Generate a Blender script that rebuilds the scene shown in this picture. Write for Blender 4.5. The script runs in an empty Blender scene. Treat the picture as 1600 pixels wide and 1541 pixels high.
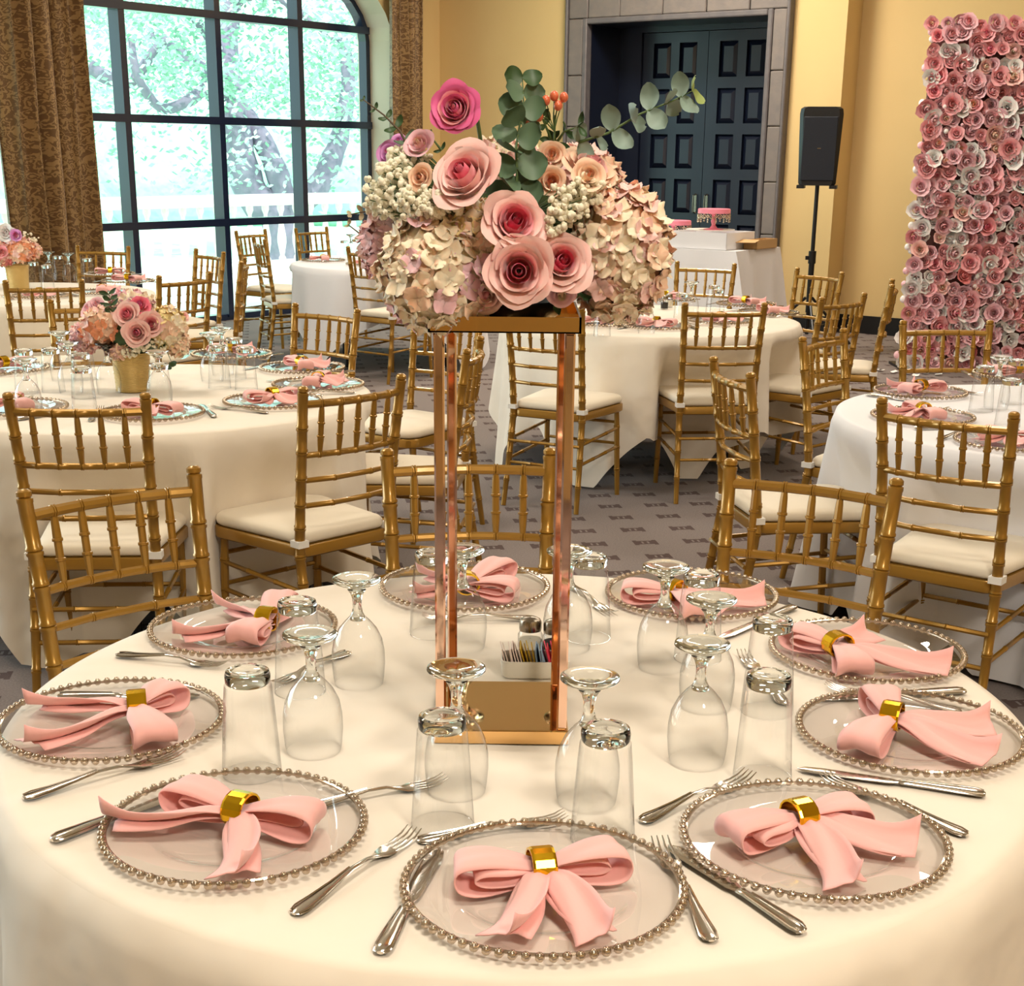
import bpy, math, random
from mathutils import Vector, Matrix
from math import sin, cos, pi, radians, sqrt, atan2
random.seed(7)
C = bpy.context.scene.collection
S = bpy.context.scene

# ------------------------------------------------------------------ camera, world, lights, exposure
F, PT, CY, RL, CZ = 2253.17, 0.315803, 974.85, 0.010971, 1.5506
cam = bpy.data.objects.new('camera', bpy.data.cameras.new('camera'))
C.objects.link(cam); S.camera = cam
cam.data.sensor_fit = 'HORIZONTAL'; cam.data.sensor_width = 36.0
cam.data.lens = F / 1600 * 36
cam.data.shift_y = (CY - 770.5) / 1600
cam.data.clip_end = 300
cam.matrix_world = Matrix.Translation((0, 0, CZ)) @ Matrix.Rotation(pi / 2 - PT, 4, 'X') @ Matrix.Rotation(RL, 4, 'Z')

S.view_settings.view_transform = 'Standard'; S.view_settings.look = 'None'
S.view_settings.gamma = 1.0; S.view_settings.use_curve_mapping = False
S.view_settings.exposure = 0.0
S.cycles.use_denoising = True
S.cycles.max_bounces = 14; S.cycles.transparent_max_bounces = 48
S.cycles.diffuse_bounces = 4; S.cycles.glossy_bounces = 4; S.cycles.transmission_bounces = 6
S.cycles.caustics_reflective = False; S.cycles.caustics_refractive = False
S.cycles.sample_clamp_indirect = 4.0

W = bpy.data.worlds.new('sky'); S.world = W; W.use_nodes = True
bgn = W.node_tree.nodes['Background']
bgn.inputs[0].default_value = (0.68, 1.0, 0.98, 1); bgn.inputs[1].default_value = 2.4

AX = radians(36.5)
NR = Vector((cos(AX), -sin(AX), 0))      # to the right along the door wall
TR = Vector((sin(AX), cos(AX), 0))       # along the window wall, away from the camera
KR = Vector((-0.817, 16.10, 0))          # the corner of the two walls
def R3(x, y, z=0): return KR + NR * x + TR * y + Vector((0, 0, z))
ROOM = Matrix.Translation(KR) @ Matrix(((NR.x, TR.x, 0, 0), (NR.y, TR.y, 0, 0), (0, 0, 1, 0), (0, 0, 0, 1)))

def area(name, M, size, energy, color, size_y=None, portal=False, spread=None):
    l = bpy.data.lights.new(name, 'AREA'); l.energy = energy; l.color = color
    l.size = size
    if size_y: l.shape = 'RECTANGLE'; l.size_y = size_y
    else: l.shape = 'DISK'
    if portal: l.cycles.is_portal = True
    if spread: l.spread = spread
    o = bpy.data.objects.new(name, l); C.objects.link(o); o.matrix_world = M
    return o
sun = bpy.data.lights.new('sun', 'SUN'); sun.energy = 3.4; sun.angle = radians(2); sun.color = (1, 0.97, 0.9)
so = bpy.data.objects.new('sun', sun); C.objects.link(so)
so.rotation_euler = (radians(38), 0, radians(20))
WARM = (1.0, 0.90, 0.77)
for i, (lx, ly) in enumerate([(0.0, 1.2), (-2.2, 5.2), (2.0, 5.6), (-1.2, 9.6), (2.0, 9.8), (1.6, -1.5), (4.6, 3.6), (0.9, 12.6), (3.6, 9.6)]):
    area('ceiling_lamp_light', Matrix.Translation((lx, ly, 4.12)), 1.0, (58, 58, 58, 66, 52, 165, 44, 150, 22)[i], WARM)  # lamps behind the camera and near the back wall are added fill
# soft fill added at the unseen left-hand opening, imitating daylight
MFILL = Matrix.Translation(R3(0.25, -12.5, 2.0)) @ Matrix.Rotation(-AX, 4, 'Z') @ Matrix.Rotation(radians(-90), 4, 'Y')
area('window_daylight', MFILL, 3.0, 330, (0.84, 0.92, 1.0), 7.0)
MPOR = Matrix.Translation(R3(-0.45, -3.4, 1.8)) @ Matrix.Rotation(-AX, 4, 'Z') @ Matrix.Rotation(radians(-90), 4, 'Y')
area('window_portal', MPOR, 3.6, 1, (1, 1, 1), 5.4, portal=True)

# ------------------------------------------------------------------ projection helpers (pixel of the 1600 x 1541 frame -> point in the room)
def ray(u, v):
    dx, dy = u - 800, v - CY
    x = (dx * cos(RL) + dy * sin(RL)) / F; y = (-dx * sin(RL) + dy * cos(RL)) / F
    return Vector((x, cos(PT) - y * sin(PT), -sin(PT) - y * cos(PT)))
def up(u, v, z):
    d = ray(u, v); return Vector((0, 0, CZ)) + d * ((z - CZ) / d.z)
def atY(u, v, Y):
    d = ray(u, v); return Vector((0, 0, CZ)) + d * (Y / d.y)
def lin(c): return tuple(((x / 255 + .055) / 1.055) ** 2.4 if x > 10 else x / 255 / 12.92 for x in c)

# ------------------------------------------------------------------ materials
MATS = {}
def mat(name, col, rough=.5, metal=0., sheen=0., sss=0., coat=0., emit=None, bump=None, vary=None, spec=.5, trans=0.):
    if name in MATS: return MATS[name]
    m = bpy.data.materials.new(name); m.use_nodes = True; nt = m.node_tree; b = nt.nodes['Principled BSDF']
    c = lin(col); b.inputs['Base Color'].default_value = (*c, 1)
    b.inputs['Roughness'].default_value = rough; b.inputs['Metallic'].default_value = metal
    b.inputs['Specular IOR Level'].default_value = spec
    if sheen: b.inputs['Sheen Weight'].default_value = sheen
    if coat: b.inputs['Coat Weight'].default_value = coat; b.inputs['Coat Roughness'].default_value = .12
    if sss:
        b.inputs['Subsurface Weight'].default_value = sss; b.inputs['Subsurface Radius'].default_value = (.02, .01, .01)
        b.inputs['Subsurface Scale'].default_value = .3
    tc = None
    if bump or vary: tc = nt.nodes.new('ShaderNodeTexCoord')
    if vary:
        n = nt.nodes.new('ShaderNodeTexNoise'); n.inputs['Scale'].default_value = vary[0]; n.inputs['Detail'].default_value = 4
        nt.links.new(tc.outputs['Object'], n.inputs['Vector'])
        mx = nt.nodes.new('ShaderNodeMix'); mx.data_type = 'RGBA'
        c2 = lin(vary[1]); mx.inputs['A'].default_value = (*c, 1); mx.inputs['B'].default_value = (*c2, 1)
        nt.links.new(n.outputs['Fac'], mx.inputs['Factor']); nt.links.new(mx.outputs['Result'], b.inputs['Base Color'])
    if bump:
        n = nt.nodes.new('ShaderNodeTexNoise'); n.inputs['Scale'].default_value = bump[0]; n.inputs['Detail'].default_value = 3
        nt.links.new(tc.outputs['Object'], n.inputs['Vector'])
        bp = nt.nodes.new('ShaderNodeBump'); bp.inputs['Strength'].default_value = bump[1]; bp.inputs['Distance'].default_value = bump[2]
        nt.links.new(n.outputs['Fac'], bp.inputs['Height']); nt.links.new(bp.outputs['Normal'], b.inputs['Normal'])
    MATS[name] = m; return m
def glass(name, tint=(1, 1, 1), refl=.5, edge=.10, rough=.0, base=.03):
    """thin clear wall: see-through, mirror-like only where it is seen edge-on"""
    m = bpy.data.materials.new(name); m.use_nodes = True; nt = m.node_tree; nt.nodes.clear()
    o = nt.nodes.new('ShaderNodeOutputMaterial'); mix = nt.nodes.new('ShaderNodeMixShader')
    t = nt.nodes.new('ShaderNodeBsdfTransparent'); g = nt.nodes.new('ShaderNodeBsdfGlossy')
    lw = nt.nodes.new('ShaderNodeLayerWeight'); lw.inputs['Blend'].default_value = .5
    g.inputs['Roughness'].default_value = rough
    p4 = nt.nodes.new('ShaderNodeMath'); p4.operation = 'POWER'; p4.inputs[1].default_value = 3.4
    nt.links.new(lw.outputs['Facing'], p4.inputs[0])
    ma = nt.nodes.new('ShaderNodeMath'); ma.operation = 'MULTIPLY_ADD'; ma.use_clamp = True
    ma.inputs[1].default_value = refl; ma.inputs[2].default_value = base
    nt.links.new(p4.outputs[0], ma.inputs[0]); nt.links.new(ma.outputs[0], mix.inputs[0])
    mx = nt.nodes.new('ShaderNodeMix'); mx.data_type = 'RGBA'
    mx.inputs['A'].default_value = (*tint, 1); mx.inputs['B'].default_value = (*(max(0, c - edge) for c in tint), 1)
    nt.links.new(p4.outputs[0], mx.inputs['Factor']); nt.links.new(mx.outputs['Result'], t.inputs['Color'])
    nt.links.new(t.outputs[0], mix.inputs[1]); nt.links.new(g.outputs[0], mix.inputs[2]); nt.links.new(mix.outputs[0], o.inputs[0])
    MATS[name] = m; return m
def solid_glass(name, tint=(1, 1, 1)):
    m = bpy.data.materials.new(name); m.use_nodes = True; nt = m.node_tree; nt.nodes.clear()
    o = nt.nodes.new('ShaderNodeOutputMaterial'); g = nt.nodes.new('ShaderNodeBsdfGlass'); g.inputs['IOR'].default_value = 1.45
    g.inputs['Roughness'].default_value = 0; g.inputs['Color'].default_value = (*tint, 1); nt.links.new(g.outputs[0], o.inputs[0]); return m

GOLD = mat('chair_gold', (162, 120, 44), .32, .5, coat=.35, bump=(60, .12, .002))
CUSH = mat('ivory_cushion', (238, 226, 204), .8, sheen=.2, bump=(90, .1, .001))
TIE = mat('white_tie', (240, 236, 228), .8)
CLOTH = mat('ivory_cloth', (240, 229, 212), .72, sheen=.15, bump=(3.2, .9, .035))
WCLOTH = mat('white_cloth', (236, 234, 236), .75, sheen=.15, bump=(7, .2, .01))
PINK = mat('pink_napkin', (248, 186, 180), .7, sheen=.3, bump=(220, .12, .0006))
RINGM = mat('ring_gold', (238, 190, 40), .14, 1.0)
SILV = mat('cutlery_silver', (215, 208, 198), .16, 1.0, bump=(40, .1, .001))
MIRG = mat('mirror_gold', (236, 190, 128), .04, 1.0)
ROSEG = mat('rose_gold', (242, 204, 182), .07, 1.0)
BLACK = mat('black_plastic', (16, 18, 24), .35, coat=.2, bump=(200, .2, .001))
BLK2 = mat('black_metal', (14, 14, 16), .45)
FRAMEM = mat('window_frame_paint', (15, 30, 60), .3, coat=.5)
DOORM = mat('door_paint', (17, 24, 42), .36, coat=.3, bump=(30, .1, .002))
PLASTER = mat('wall_plaster', (224, 195, 138), .85, bump=(12, .15, .006), vary=(1.5, (216, 186, 128)))
REVEAL = mat('reveal_plaster', (240, 228, 204), .85)
CEIL = mat('ceiling_paint', (236, 222, 196), .9)
STONE = mat('surround_stone', (134, 122, 112), .6, bump=(14, .5, .01), vary=(9, (104, 98, 98)))
STONED = mat('moulding_stone', (116, 108, 106), .55, bump=(20, .4, .008), vary=(12, (82, 80, 84)))
GLASS = glass('clear_glass', (.99, .995, .995), .8, .45, base=.035)
GLASSB = solid_glass('thick_glass', (.97, .985, .98))
PLATEG = glass('charger_glass', (.97, .955, .965), .9, .16, base=.06)
PANE = glass('pane_glass', (.985, 1, 1), .5, .1)
def bead():
    m = bpy.data.materials.new('bead_glass'); m.use_nodes = True; nt = m.node_tree; b = nt.nodes['Principled BSDF']
    b.inputs['Base Color'].default_value = (*lin((200, 182, 160)), 1); b.inputs['Metallic'].default_value = .9; b.inputs['Roughness'].default_value = .1
    t = nt.nodes.new('ShaderNodeBsdfTransparent'); mix = nt.nodes.new('ShaderNodeMixShader'); mix.inputs[0].default_value = .68
    nt.links.new(t.outputs[0], mix.inputs[1]); nt.links.new(b.outputs[0], mix.inputs[2]); nt.links.new(mix.outputs[0], nt.nodes['Material Output'].inputs[0])
    return m
BEAD = bead()
BARK = mat('bark', (128, 118, 140), .9, bump=(6, .7, .05), vary=(5, (160, 150, 170)))
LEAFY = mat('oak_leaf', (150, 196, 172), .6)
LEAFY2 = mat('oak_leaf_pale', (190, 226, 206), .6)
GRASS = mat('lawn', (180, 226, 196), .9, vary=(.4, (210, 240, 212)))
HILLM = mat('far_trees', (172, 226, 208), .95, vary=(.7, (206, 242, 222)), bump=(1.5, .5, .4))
PAVE = mat('terrace_stone', (226, 224, 214), .8, bump=(6, .2, .01))
BALU = mat('balustrade_stone', (236, 234, 226), .7)
WHITEP = mat('white_plastic', (240, 234, 220), .35)
PINKP = mat('pink_enamel', (240, 140, 160), .35)
CARD = mat('cardboard', (196, 158, 108), .85)
CARDW = mat('white_card', (238, 236, 238), .7)
SALT = mat('salt', (236, 226, 204), .9)
PEPR = mat('pepper', (46, 38, 34), .9, bump=(400, .6, .002))
CAPM = mat('shaker_cap', (150, 140, 126), .25, 1.)
GREEN = mat('leaf_green', (62, 92, 48), .5, vary=(40, (40, 66, 36)))
EUC = mat('eucalyptus_green', (92, 116, 84), .55, vary=(30, (78, 104, 82)))
EUCP = mat('eucalyptus_pale', (150, 170, 158), .55, vary=(30, (120, 144, 132)))
EUCT = mat('eucalyptus_tip', (150, 166, 96), .55)
STEM = mat('stem_green', (86, 110, 60), .6)
DSTEM = mat('stem_brown', (92, 74, 52), .7)
BERRY = mat('berry_orange', (222, 112, 74), .35, coat=.3)
BREATH = mat('gypsophila_cream', (244, 238, 214), .8)
def petalm(n, a, b=None): return mat(n, a, .62, sheen=.25, sss=.35, vary=(45, b) if b else None)
PET = dict(
    deep=petalm('petal_deep_pink', (226, 62, 108)), mid=petalm('petal_mid_pink', (242, 118, 142)),
    pink=petalm('petal_pink', (254, 160, 170), (252, 178, 180)), light=petalm('petal_light_pink', (255, 200, 192), (254, 212, 204)),
    peach=petalm('petal_peach', (255, 206, 172), (252, 216, 190)), orange=petalm('petal_orange', (240, 156, 112)),
    cream=petalm('petal_cream', (255, 238, 208), (254, 228, 200)), white=petalm('petal_white', (248, 242, 238)),
    mag=petalm('petal_magenta', (232, 92, 156), (240, 120, 172)), lav=petalm('petal_lavender', (220, 130, 206), (238, 186, 226)),
    dusty=petalm('petal_dusty', (240, 164, 170), (244, 184, 186)), coral=petalm('petal_coral', (232, 134, 132)), blush=petalm('petal_blush', (244, 200, 206), (240, 190, 198)),
    yel=petalm('petal_butter', (246, 214, 140), (250, 226, 170)))

def carpet_mat():
    m = bpy.data.materials.new('carpet'); m.use_nodes = True; nt = m.node_tree; N = nt.nodes; L = nt.links; b = N['Principled BSDF']
    b.inputs['Roughness'].default_value = .95; b.inputs['Specular IOR Level'].default_value = .1; b.inputs['Sheen Weight'].default_value = .1
    tc = N.new('ShaderNodeTexCoord'); mp = N.new('ShaderNodeMapping'); L.new(tc.outputs['Object'], mp.inputs['Vector'])
    P = .2185
    mp.vector_type = 'POINT'; mp.inputs['Rotation'].default_value = (0, 0, radians(-9.6)); mp.inputs['Scale'].default_value = (1 / P,) * 3
    a = radians(-9.6); x0, y0 = .52 / P, 6.08 / P
    mp.inputs['Location'].default_value = (.5 - (x0 * cos(a) - y0 * sin(a)), .5 - (x0 * sin(a) + y0 * cos(a)), 0)
    sp = N.new('ShaderNodeSeparateXYZ'); L.new(mp.outputs[0], sp.inputs[0])
    def mth(op, x, y=None, clamp=False):
        n = N.new('ShaderNodeMath'); n.operation = op; n.use_clamp = clamp
        for i, v in enumerate((x, y)):
            if v is None: continue
            if isinstance(v, (int, float)): n.inputs[i].default_value = v
            else: L.new(v, n.inputs[i])
        return n.outputs[0]
    fx = mth('SUBTRACT', mth('FRACT', sp.outputs[0]), .5); fy = mth('SUBTRACT', mth('FRACT', sp.outputs[1]), .5)
    ax, ay = mth('ABSOLUTE', fx), mth('ABSOLUTE', fy)
    rect = mth('MULTIPLY', mth('LESS_THAN', ax, .235), mth('LESS_THAN', ay, .17))
    notch = mth('MULTIPLY', mth('LESS_THAN', ax, .15), mth('GREATER_THAN', ay, .125))
    bars = mth('MULTIPLY', mth('LESS_THAN', mth('ABSOLUTE', mth('SUBTRACT', ax, .055)), .02), mth('LESS_THAN', ay, .07))
    cut = mth('MAXIMUM', notch, bars)
    fac = mth('MULTIPLY', rect, mth('SUBTRACT', 1, cut))
    nz = N.new('ShaderNodeTexNoise'); nz.inputs['Scale'].default_value = 160; nz.inputs['Detail'].default_value = 2; L.new(tc.outputs['Object'], nz.inputs['Vector'])
    m1 = N.new('ShaderNodeMix'); m1.data_type = 'RGBA'; m1.inputs['A'].default_value = (*lin((104, 94, 92)), 1); m1.inputs['B'].default_value = (*lin((150, 138, 132)), 1)
    L.new(nz.outputs['Fac'], m1.inputs['Factor'])
    m2 = N.new('ShaderNodeMix'); m2.data_type = 'RGBA'; m2.inputs['B'].default_value = (*lin((70, 48, 44)), 1)
    L.new(mth('MULTIPLY', fac, .85), m2.inputs['Factor']); L.new(m1.outputs['Result'], m2.inputs['A']); L.new(m2.outputs['Result'], b.inputs['Base Color'])
    bp = N.new('ShaderNodeBump'); bp.inputs['Strength'].default_value = .4; bp.inputs['Distance'].default_value = .004
    L.new(nz.outputs['Fac'], bp.inputs['Height']); L.new(bp.outputs[0], b.inputs['Normal'])
    return m
CARPET = carpet_mat()
def damask_mat():
    m = bpy.data.materials.new('damask'); m.use_nodes = True; nt = m.node_tree; N = nt.nodes; L = nt.links; b = N['Principled BSDF']
    b.inputs['Roughness'].default_value = .55; b.inputs['Sheen Weight'].default_value = .4
    tc = N.new('ShaderNodeTexCoord')
    nz = N.new('ShaderNodeTexNoise'); nz.inputs['Scale'].default_value = 16; nz.inputs['Detail'].default_value = 3
    L.new(tc.outputs['UV'], nz.inputs['Vector'])
    vm = N.new('ShaderNodeVectorMath'); vm.operation = 'MULTIPLY_ADD'; vm.inputs[1].default_value = (.12, .12, 0)
    L.new(nz.outputs['Color'], vm.inputs[0]); L.new(tc.outputs['UV'], vm.inputs[2])
    vo = N.new('ShaderNodeTexVoronoi'); vo.inputs['Scale'].default_value = 20; L.new(vm.outputs[0], vo.inputs['Vector'])
    wv = N.new('ShaderNodeMath'); wv.operation = 'SINE'
    mu = N.new('ShaderNodeMath'); mu.operation = 'MULTIPLY'; mu.inputs[1].default_value = 15; L.new(vo.outputs['Distance'], mu.inputs[0]); L.new(mu.outputs[0], wv.inputs[0])
    cr = N.new('ShaderNodeValToRGB'); cr.color_ramp.elements[0].position = .42; cr.color_ramp.elements[1].position = .6
    cr.color_ramp.elements[0].color = (*lin((112, 80, 42)), 1); cr.color_ramp.elements[1].color = (*lin((164, 130, 82)), 1)
    ad = N.new('ShaderNodeMath'); ad.operation = 'MULTIPLY_ADD'; ad.inputs[1].default_value = .5; ad.inputs[2].default_value = .5
    L.new(wv.outputs[0], ad.inputs[0]); L.new(ad.outputs[0], cr.inputs[0]); L.new(cr.outputs[0], b.inputs['Base Color'])
    return m
DAMASK = damask_mat()
def potm():
    m = mat('ribbed_gold_pot', (206, 176, 108), .45, .35); nt = m.node_tree
    tc = nt.nodes.new('ShaderNodeTexCoord'); w = nt.nodes.new('ShaderNodeTexWave'); w.bands_direction = 'Z'; w.inputs['Scale'].default_value = 60; w.inputs['Distortion'].default_value = 1.5
    bp = nt.nodes.new('ShaderNodeBump'); bp.inputs['Distance'].default_value = .002; bp.inputs['Strength'].default_value = .6
    nt.links.new(tc.outputs['Object'], w.inputs['Vector']); nt.links.new(w.outputs['Fac'], bp.inputs['Height']); nt.links.new(bp.outputs[0], nt.nodes['Principled BSDF'].inputs['Normal'])
    return m
POT = potm()

# ------------------------------------------------------------------ mesh builder
class MB:
    def __init__(s): s.v = []; s.f = []; s.m = []; s.uv = None
    def add(s, vs, fs, mi=0, M=None):
        o = len(s.v)
        for p in vs:
            p = Vector(p)
            s.v.append(M @ p if M is not None else p)
        for f in fs: s.f.append(tuple(i + o for i in f)); s.m.append(mi)
    def box(s, lo, hi, mi=0, M=None):
        x0, y0, z0 = lo; x1, y1, z1 = hi
        s.add([(x0, y0, z0), (x1, y0, z0), (x1, y1, z0), (x0, y1, z0), (x0, y0, z1), (x1, y0, z1), (x1, y1, z1), (x0, y1, z1)],
              [(0, 3, 2, 1), (4, 5, 6, 7), (0, 1, 5, 4), (1, 2, 6, 5), (2, 3, 7, 6), (3, 0, 4, 7)], mi, M)
    def bevbox(s, lo, hi, b, mi=0, M=None):
        x0, y0, z0 = lo; x1, y1, z1 = hi
        ring = lambda i, z: [(x0 + i, y0 + b, z), (x0 + b, y0 + i, z), (x1 - b, y0 + i, z), (x1 - i, y0 + b, z), (x1 - i, y1 - b, z), (x1 - b, y1 - i, z), (x0 + b, y1 - i, z), (x0 + i, y1 - b, z)]
        vs = ring(b * .6, z0) + ring(0, z0 + b) + ring(0, z1 - b) + ring(b * .6, z1)
        fs = [tuple(reversed(range(8))), tuple(range(24, 32))]
        for k in range(3):
            for i in range(8): fs.append((k * 8 + i, k * 8 + (i + 1) % 8, (k + 1) * 8 + (i + 1) % 8, (k + 1) * 8 + i))
        s.add(vs, fs, mi, M)
    def tube(s, pts, rad, n=8, mi=0, M=None, flat=1.0, caps=True):
        pts = [Vector(p) for p in pts]
        if not hasattr(rad, '__len__'): rad = [rad] * len(pts)
        vs = []; fs = []; side = None
        for i, p in enumerate(pts):
            t = (pts[min(i + 1, len(pts) - 1)] - pts[max(i - 1, 0)]).normalized()
            if side is None:
                a = Vector((0, 0, 1)) if abs(t.z) < .9 else Vector((0, 1, 0)); side = t.cross(a).normalized()
            else: side = (side - t * side.dot(t)).normalized()
            o = t.cross(side)
            for k in range(n):
                an = 2 * pi * k / n; vs.append(p + side * (cos(an) * rad[i]) + o * (sin(an) * rad[i] * flat))
        for i in range(len(pts) - 1):
            for k in range(n): fs.append((i * n + k, i * n + (k + 1) % n, (i + 1) * n + (k + 1) % n, (i + 1) * n + k))
        if caps: fs.append(tuple(reversed(range(n)))); fs.append(tuple(range((len(pts) - 1) * n, len(pts) * n)))
        s.add(vs, fs, mi, M)
    def lathe(s, prof, n=24, mi=0, M=None, cap=False):
        vs = []; fs = []
        for r, z in prof:
            for k in range(n): vs.append((r * cos(2 * pi * k / n), r * sin(2 * pi * k / n), z))
        for i in range(len(prof) - 1):
            for k in range(n): fs.append((i * n + k, i * n + (k + 1) % n, (i + 1) * n + (k + 1) % n, (i + 1) * n + k))
        if cap: fs.append(tuple(reversed(range(n)))); fs.append(tuple(range((len(prof) - 1) * n, len(prof) * n)))
        s.add(vs, fs, mi, M)
    def grid(s, fn, nu, nv, mi=0, M=None, closed=False):
        vs = [fn(i / (nu if closed else nu - 1), j / (nv - 1)) for j in range(nv) for i in range(nu)]; fs = []
        for j in range(nv - 1):
            for i in range(nu if closed else nu - 1):
                i2 = (i + 1) % nu; fs.append((j * nu + i, j * nu + i2, (j + 1) * nu + i2, (j + 1) * nu + i))
        s.add(vs, fs, mi, M)
    def ball(s, c, r, n=6, m=4, mi=0, sc=(1, 1, 1)):
        vs = [(c[0], c[1], c[2] - r * sc[2])]; fs = []
        for j in range(1, m):
            a = pi * j / m
            for k in range(n): vs.append((c[0] + r * sc[0] * sin(a) * cos(2 * pi * k / n), c[1] + r * sc[1] * sin(a) * sin(2 * pi * k / n), c[2] - r * sc[2] * cos(a)))
        vs.append((c[0], c[1], c[2] + r * sc[2])); e = len(vs) - 1
        for k in range(n):
            fs.append((0, 1 + (k + 1) % n, 1 + k)); fs.append((e, e - n + k, e - n + (k + 1) % n))
            for j in range(m - 2): fs.append((1 + j * n + k, 1 + j * n + (k + 1) % n, 1 + (j + 1) * n + (k + 1) % n, 1 + (j + 1) * n + k))
        s.add(vs, fs, mi)
    def mesh(s, name, mats, smooth=True, ang=None):
        me = bpy.data.meshes.new(name); me.from_pydata([tuple(p) for p in s.v], [], s.f)
        if not isinstance(mats, (list, tuple)): mats = [mats]
        for m in mats: me.materials.append(m)
        if len(mats) > 1: me.polygons.foreach_set('material_index', s.m)
        me.polygons.foreach_set('use_smooth', [smooth] * len(s.f))
        me.update()
        if smooth and ang: me.set_sharp_from_angle(angle=radians(ang))
        return me
    def build(s, name, mats, parent=None, smooth=True, ang=40, label=None, kind=None, M=None):
        return obj(name, s.mesh(name, mats, smooth, ang), parent, label, kind, M)
def obj(name, me, parent=None, label=None, kind=None, M=None):
    o = bpy.data.objects.new(name, me); C.objects.link(o)
    if parent is not None: o.parent = parent
    if M is not None:
        if parent is None: o.matrix_world = M
        else: o.matrix_basis = M
    if label: o['label'] = label
    if kind: o['kind'] = kind
    return o
def tag(o, label, cat, group=None):
    o['label'] = label; o['category'] = cat
    if group: o['group'] = group
    return o
def thing(name, label, cat, loc=(0, 0, 0), rz=0, group=None):
    o = bpy.data.objects.new(name, None); C.objects.link(o); o.empty_display_size = .05
    o.location = loc; o.rotation_euler = (0, 0, rz); return tag(o, label, cat, group)
KIDS = {}
def kids(o):
    return [c for c in bpy.data.objects if c.parent == o]
def dup(root, loc, rz, label, group=None, scale=None):
    if root.name not in KIDS: KIDS[root.name] = [(k, kids(k)) for k in kids(root)]
    r = root.copy(); C.objects.link(r); r.location = loc; r.rotation_euler = (0, 0, rz); r['label'] = label
    if group: r['group'] = group
    if scale: r.scale = scale
    for k, g in KIDS[root.name]:
        c = k.copy(); C.objects.link(c); c.parent = r
        for h in g:
            d = h.copy(); C.objects.link(d); d.parent = c
    return r
def struct(o): o['kind'] = 'structure'; return o

# ------------------------------------------------------------------ room shell
CH = 4.3
RX1, RY0 = 15.0, -19.5
m = MB(); m.add([R3(-.6, RY0 - .3, 0), R3(RX1, RY0 - .3, 0), R3(RX1, 1.6, 0), R3(-.6, 1.6, 0)], [(0, 1, 2, 3)])
fl = m.build('floor', CARPET, smooth=False); struct(fl)
m = MB(); m.add([R3(-.6, RY0 - .3, CH), R3(RX1, RY0 - .3, CH), R3(RX1, 1.6, CH), R3(-.6, 1.6, CH)], [(3, 2, 1, 0)])
struct(m.build('ceiling', CEIL, smooth=False))
# window wall with arched openings (room x = 0 plane, reveal to -0.38)
WZ, WH, WW = 2.6, .95, 2.65          # springing height, arch rise, half width
WC = [-3.40, -12.5]                  # window centres (room y); the second is outside the frame
def arch(c, off=0., n=24):
    pts = [(c + WW - off, 0.0)]
    for i in range(n + 1):
        a = pi * i / n; pts.append((c + (WW - off) * cos(a), WZ + (WH - off) * sin(a)))
    pts.append((c - WW + off, 0.0)); return pts
m = MB()
def wallpoly(y0, y1, z0, z1): m.add([R3(0, y0, z0), R3(0, y1, z0), R3(0, y1, z1), R3(0, y0, z1)], [(0, 1, 2, 3)])
edge = [RY0]
for c in sorted(WC): edge += [c - WW, c + WW]
edge.append(0)
for i in range(0, len(edge), 2): wallpoly(edge[i], edge[i + 1], 0, CH)
for c in WC:
    ap = arch(c)
    for (ya, za), (yb, zb) in zip(ap[1:-2], ap[2:-1]): m.add([R3(0, ya, za), R3(0, yb, zb), R3(0, yb, CH), R3(0, ya, CH)], [(0, 1, 2, 3)])
    for (ya, za), (yb, zb) in zip(ap[:-1], ap[1:]): m.add([R3(0, ya, za), R3(0, yb, zb), R3(-.46, yb, zb), R3(-.46, ya, za)], [(0, 1, 2, 3)], 1)
m.add([R3(-.46, RY0, CH), R3(-.46, 0, CH), R3(-.46, 0, CH + .3), R3(-.46, RY0, CH + .3)], [(0, 1, 2, 3)])
struct(m.build('wall_left', [PLASTER, REVEAL], smooth=False))
# exterior skin of the window wall so the sky does not shine in round it
m = MB()
for i in range(0, len(edge), 2): m.add([R3(-.46, edge[i], 0), R3(-.46, edge[i + 1], 0), R3(-.46, edge[i + 1], CH), R3(-.46, edge[i], CH)], [(0, 1, 2, 3)])
for c in WC:
    ap = arch(c)
    for (ya, za), (yb, zb) in zip(ap[1:-2], ap[2:-1]): m.add([R3(-.46, ya, za), R3(-.46, yb, zb), R3(-.46, yb, CH), R3(-.46, ya, CH)], [(0, 1, 2, 3)])
struct(m.build('wall_outside', REVEAL, smooth=False))
# door wall: left bay, bay with the stone doorway, right bay set back behind the corner
DX0, DX1, DZ = 1.89, 3.81, 2.73
PX, PD = 4.53, .30
m = MB()
def dq(x0, x1, z0, z1, y=0., mi=0): m.add([R3(x0, y, z0), R3(x1, y, z0), R3(x1, y, z1), R3(x0, y, z1)], [(0, 1, 2, 3)], mi)
dq(0, DX0, 0, CH); dq(DX0, DX1, DZ, CH); dq(DX1, PX, 0, CH)
m.add([R3(PX, 0, 0), R3(PX, PD, 0), R3(PX, PD, CH), R3(PX, 0, CH)], [(0, 1, 2, 3)])
dq(PX, RX1, 0, CH, PD)
struct(m.build('wall_back', PLASTER, smooth=False))
m = MB(); m.add([R3(RX1, RY0, 0), R3(RX1, PD, 0), R3(RX1, PD, CH), R3(RX1, RY0, CH)], [(3, 2, 1, 0)]); struct(m.build('wall_right', PLASTER, smooth=False))
m = MB(); m.add([R3(0, RY0, 0), R3(RX1, RY0, 0), R3(RX1, RY0, CH), R3(0, RY0, CH)], [(3, 2, 1, 0)]); struct(m.build('wall_front', PLASTER, smooth=False))
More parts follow.
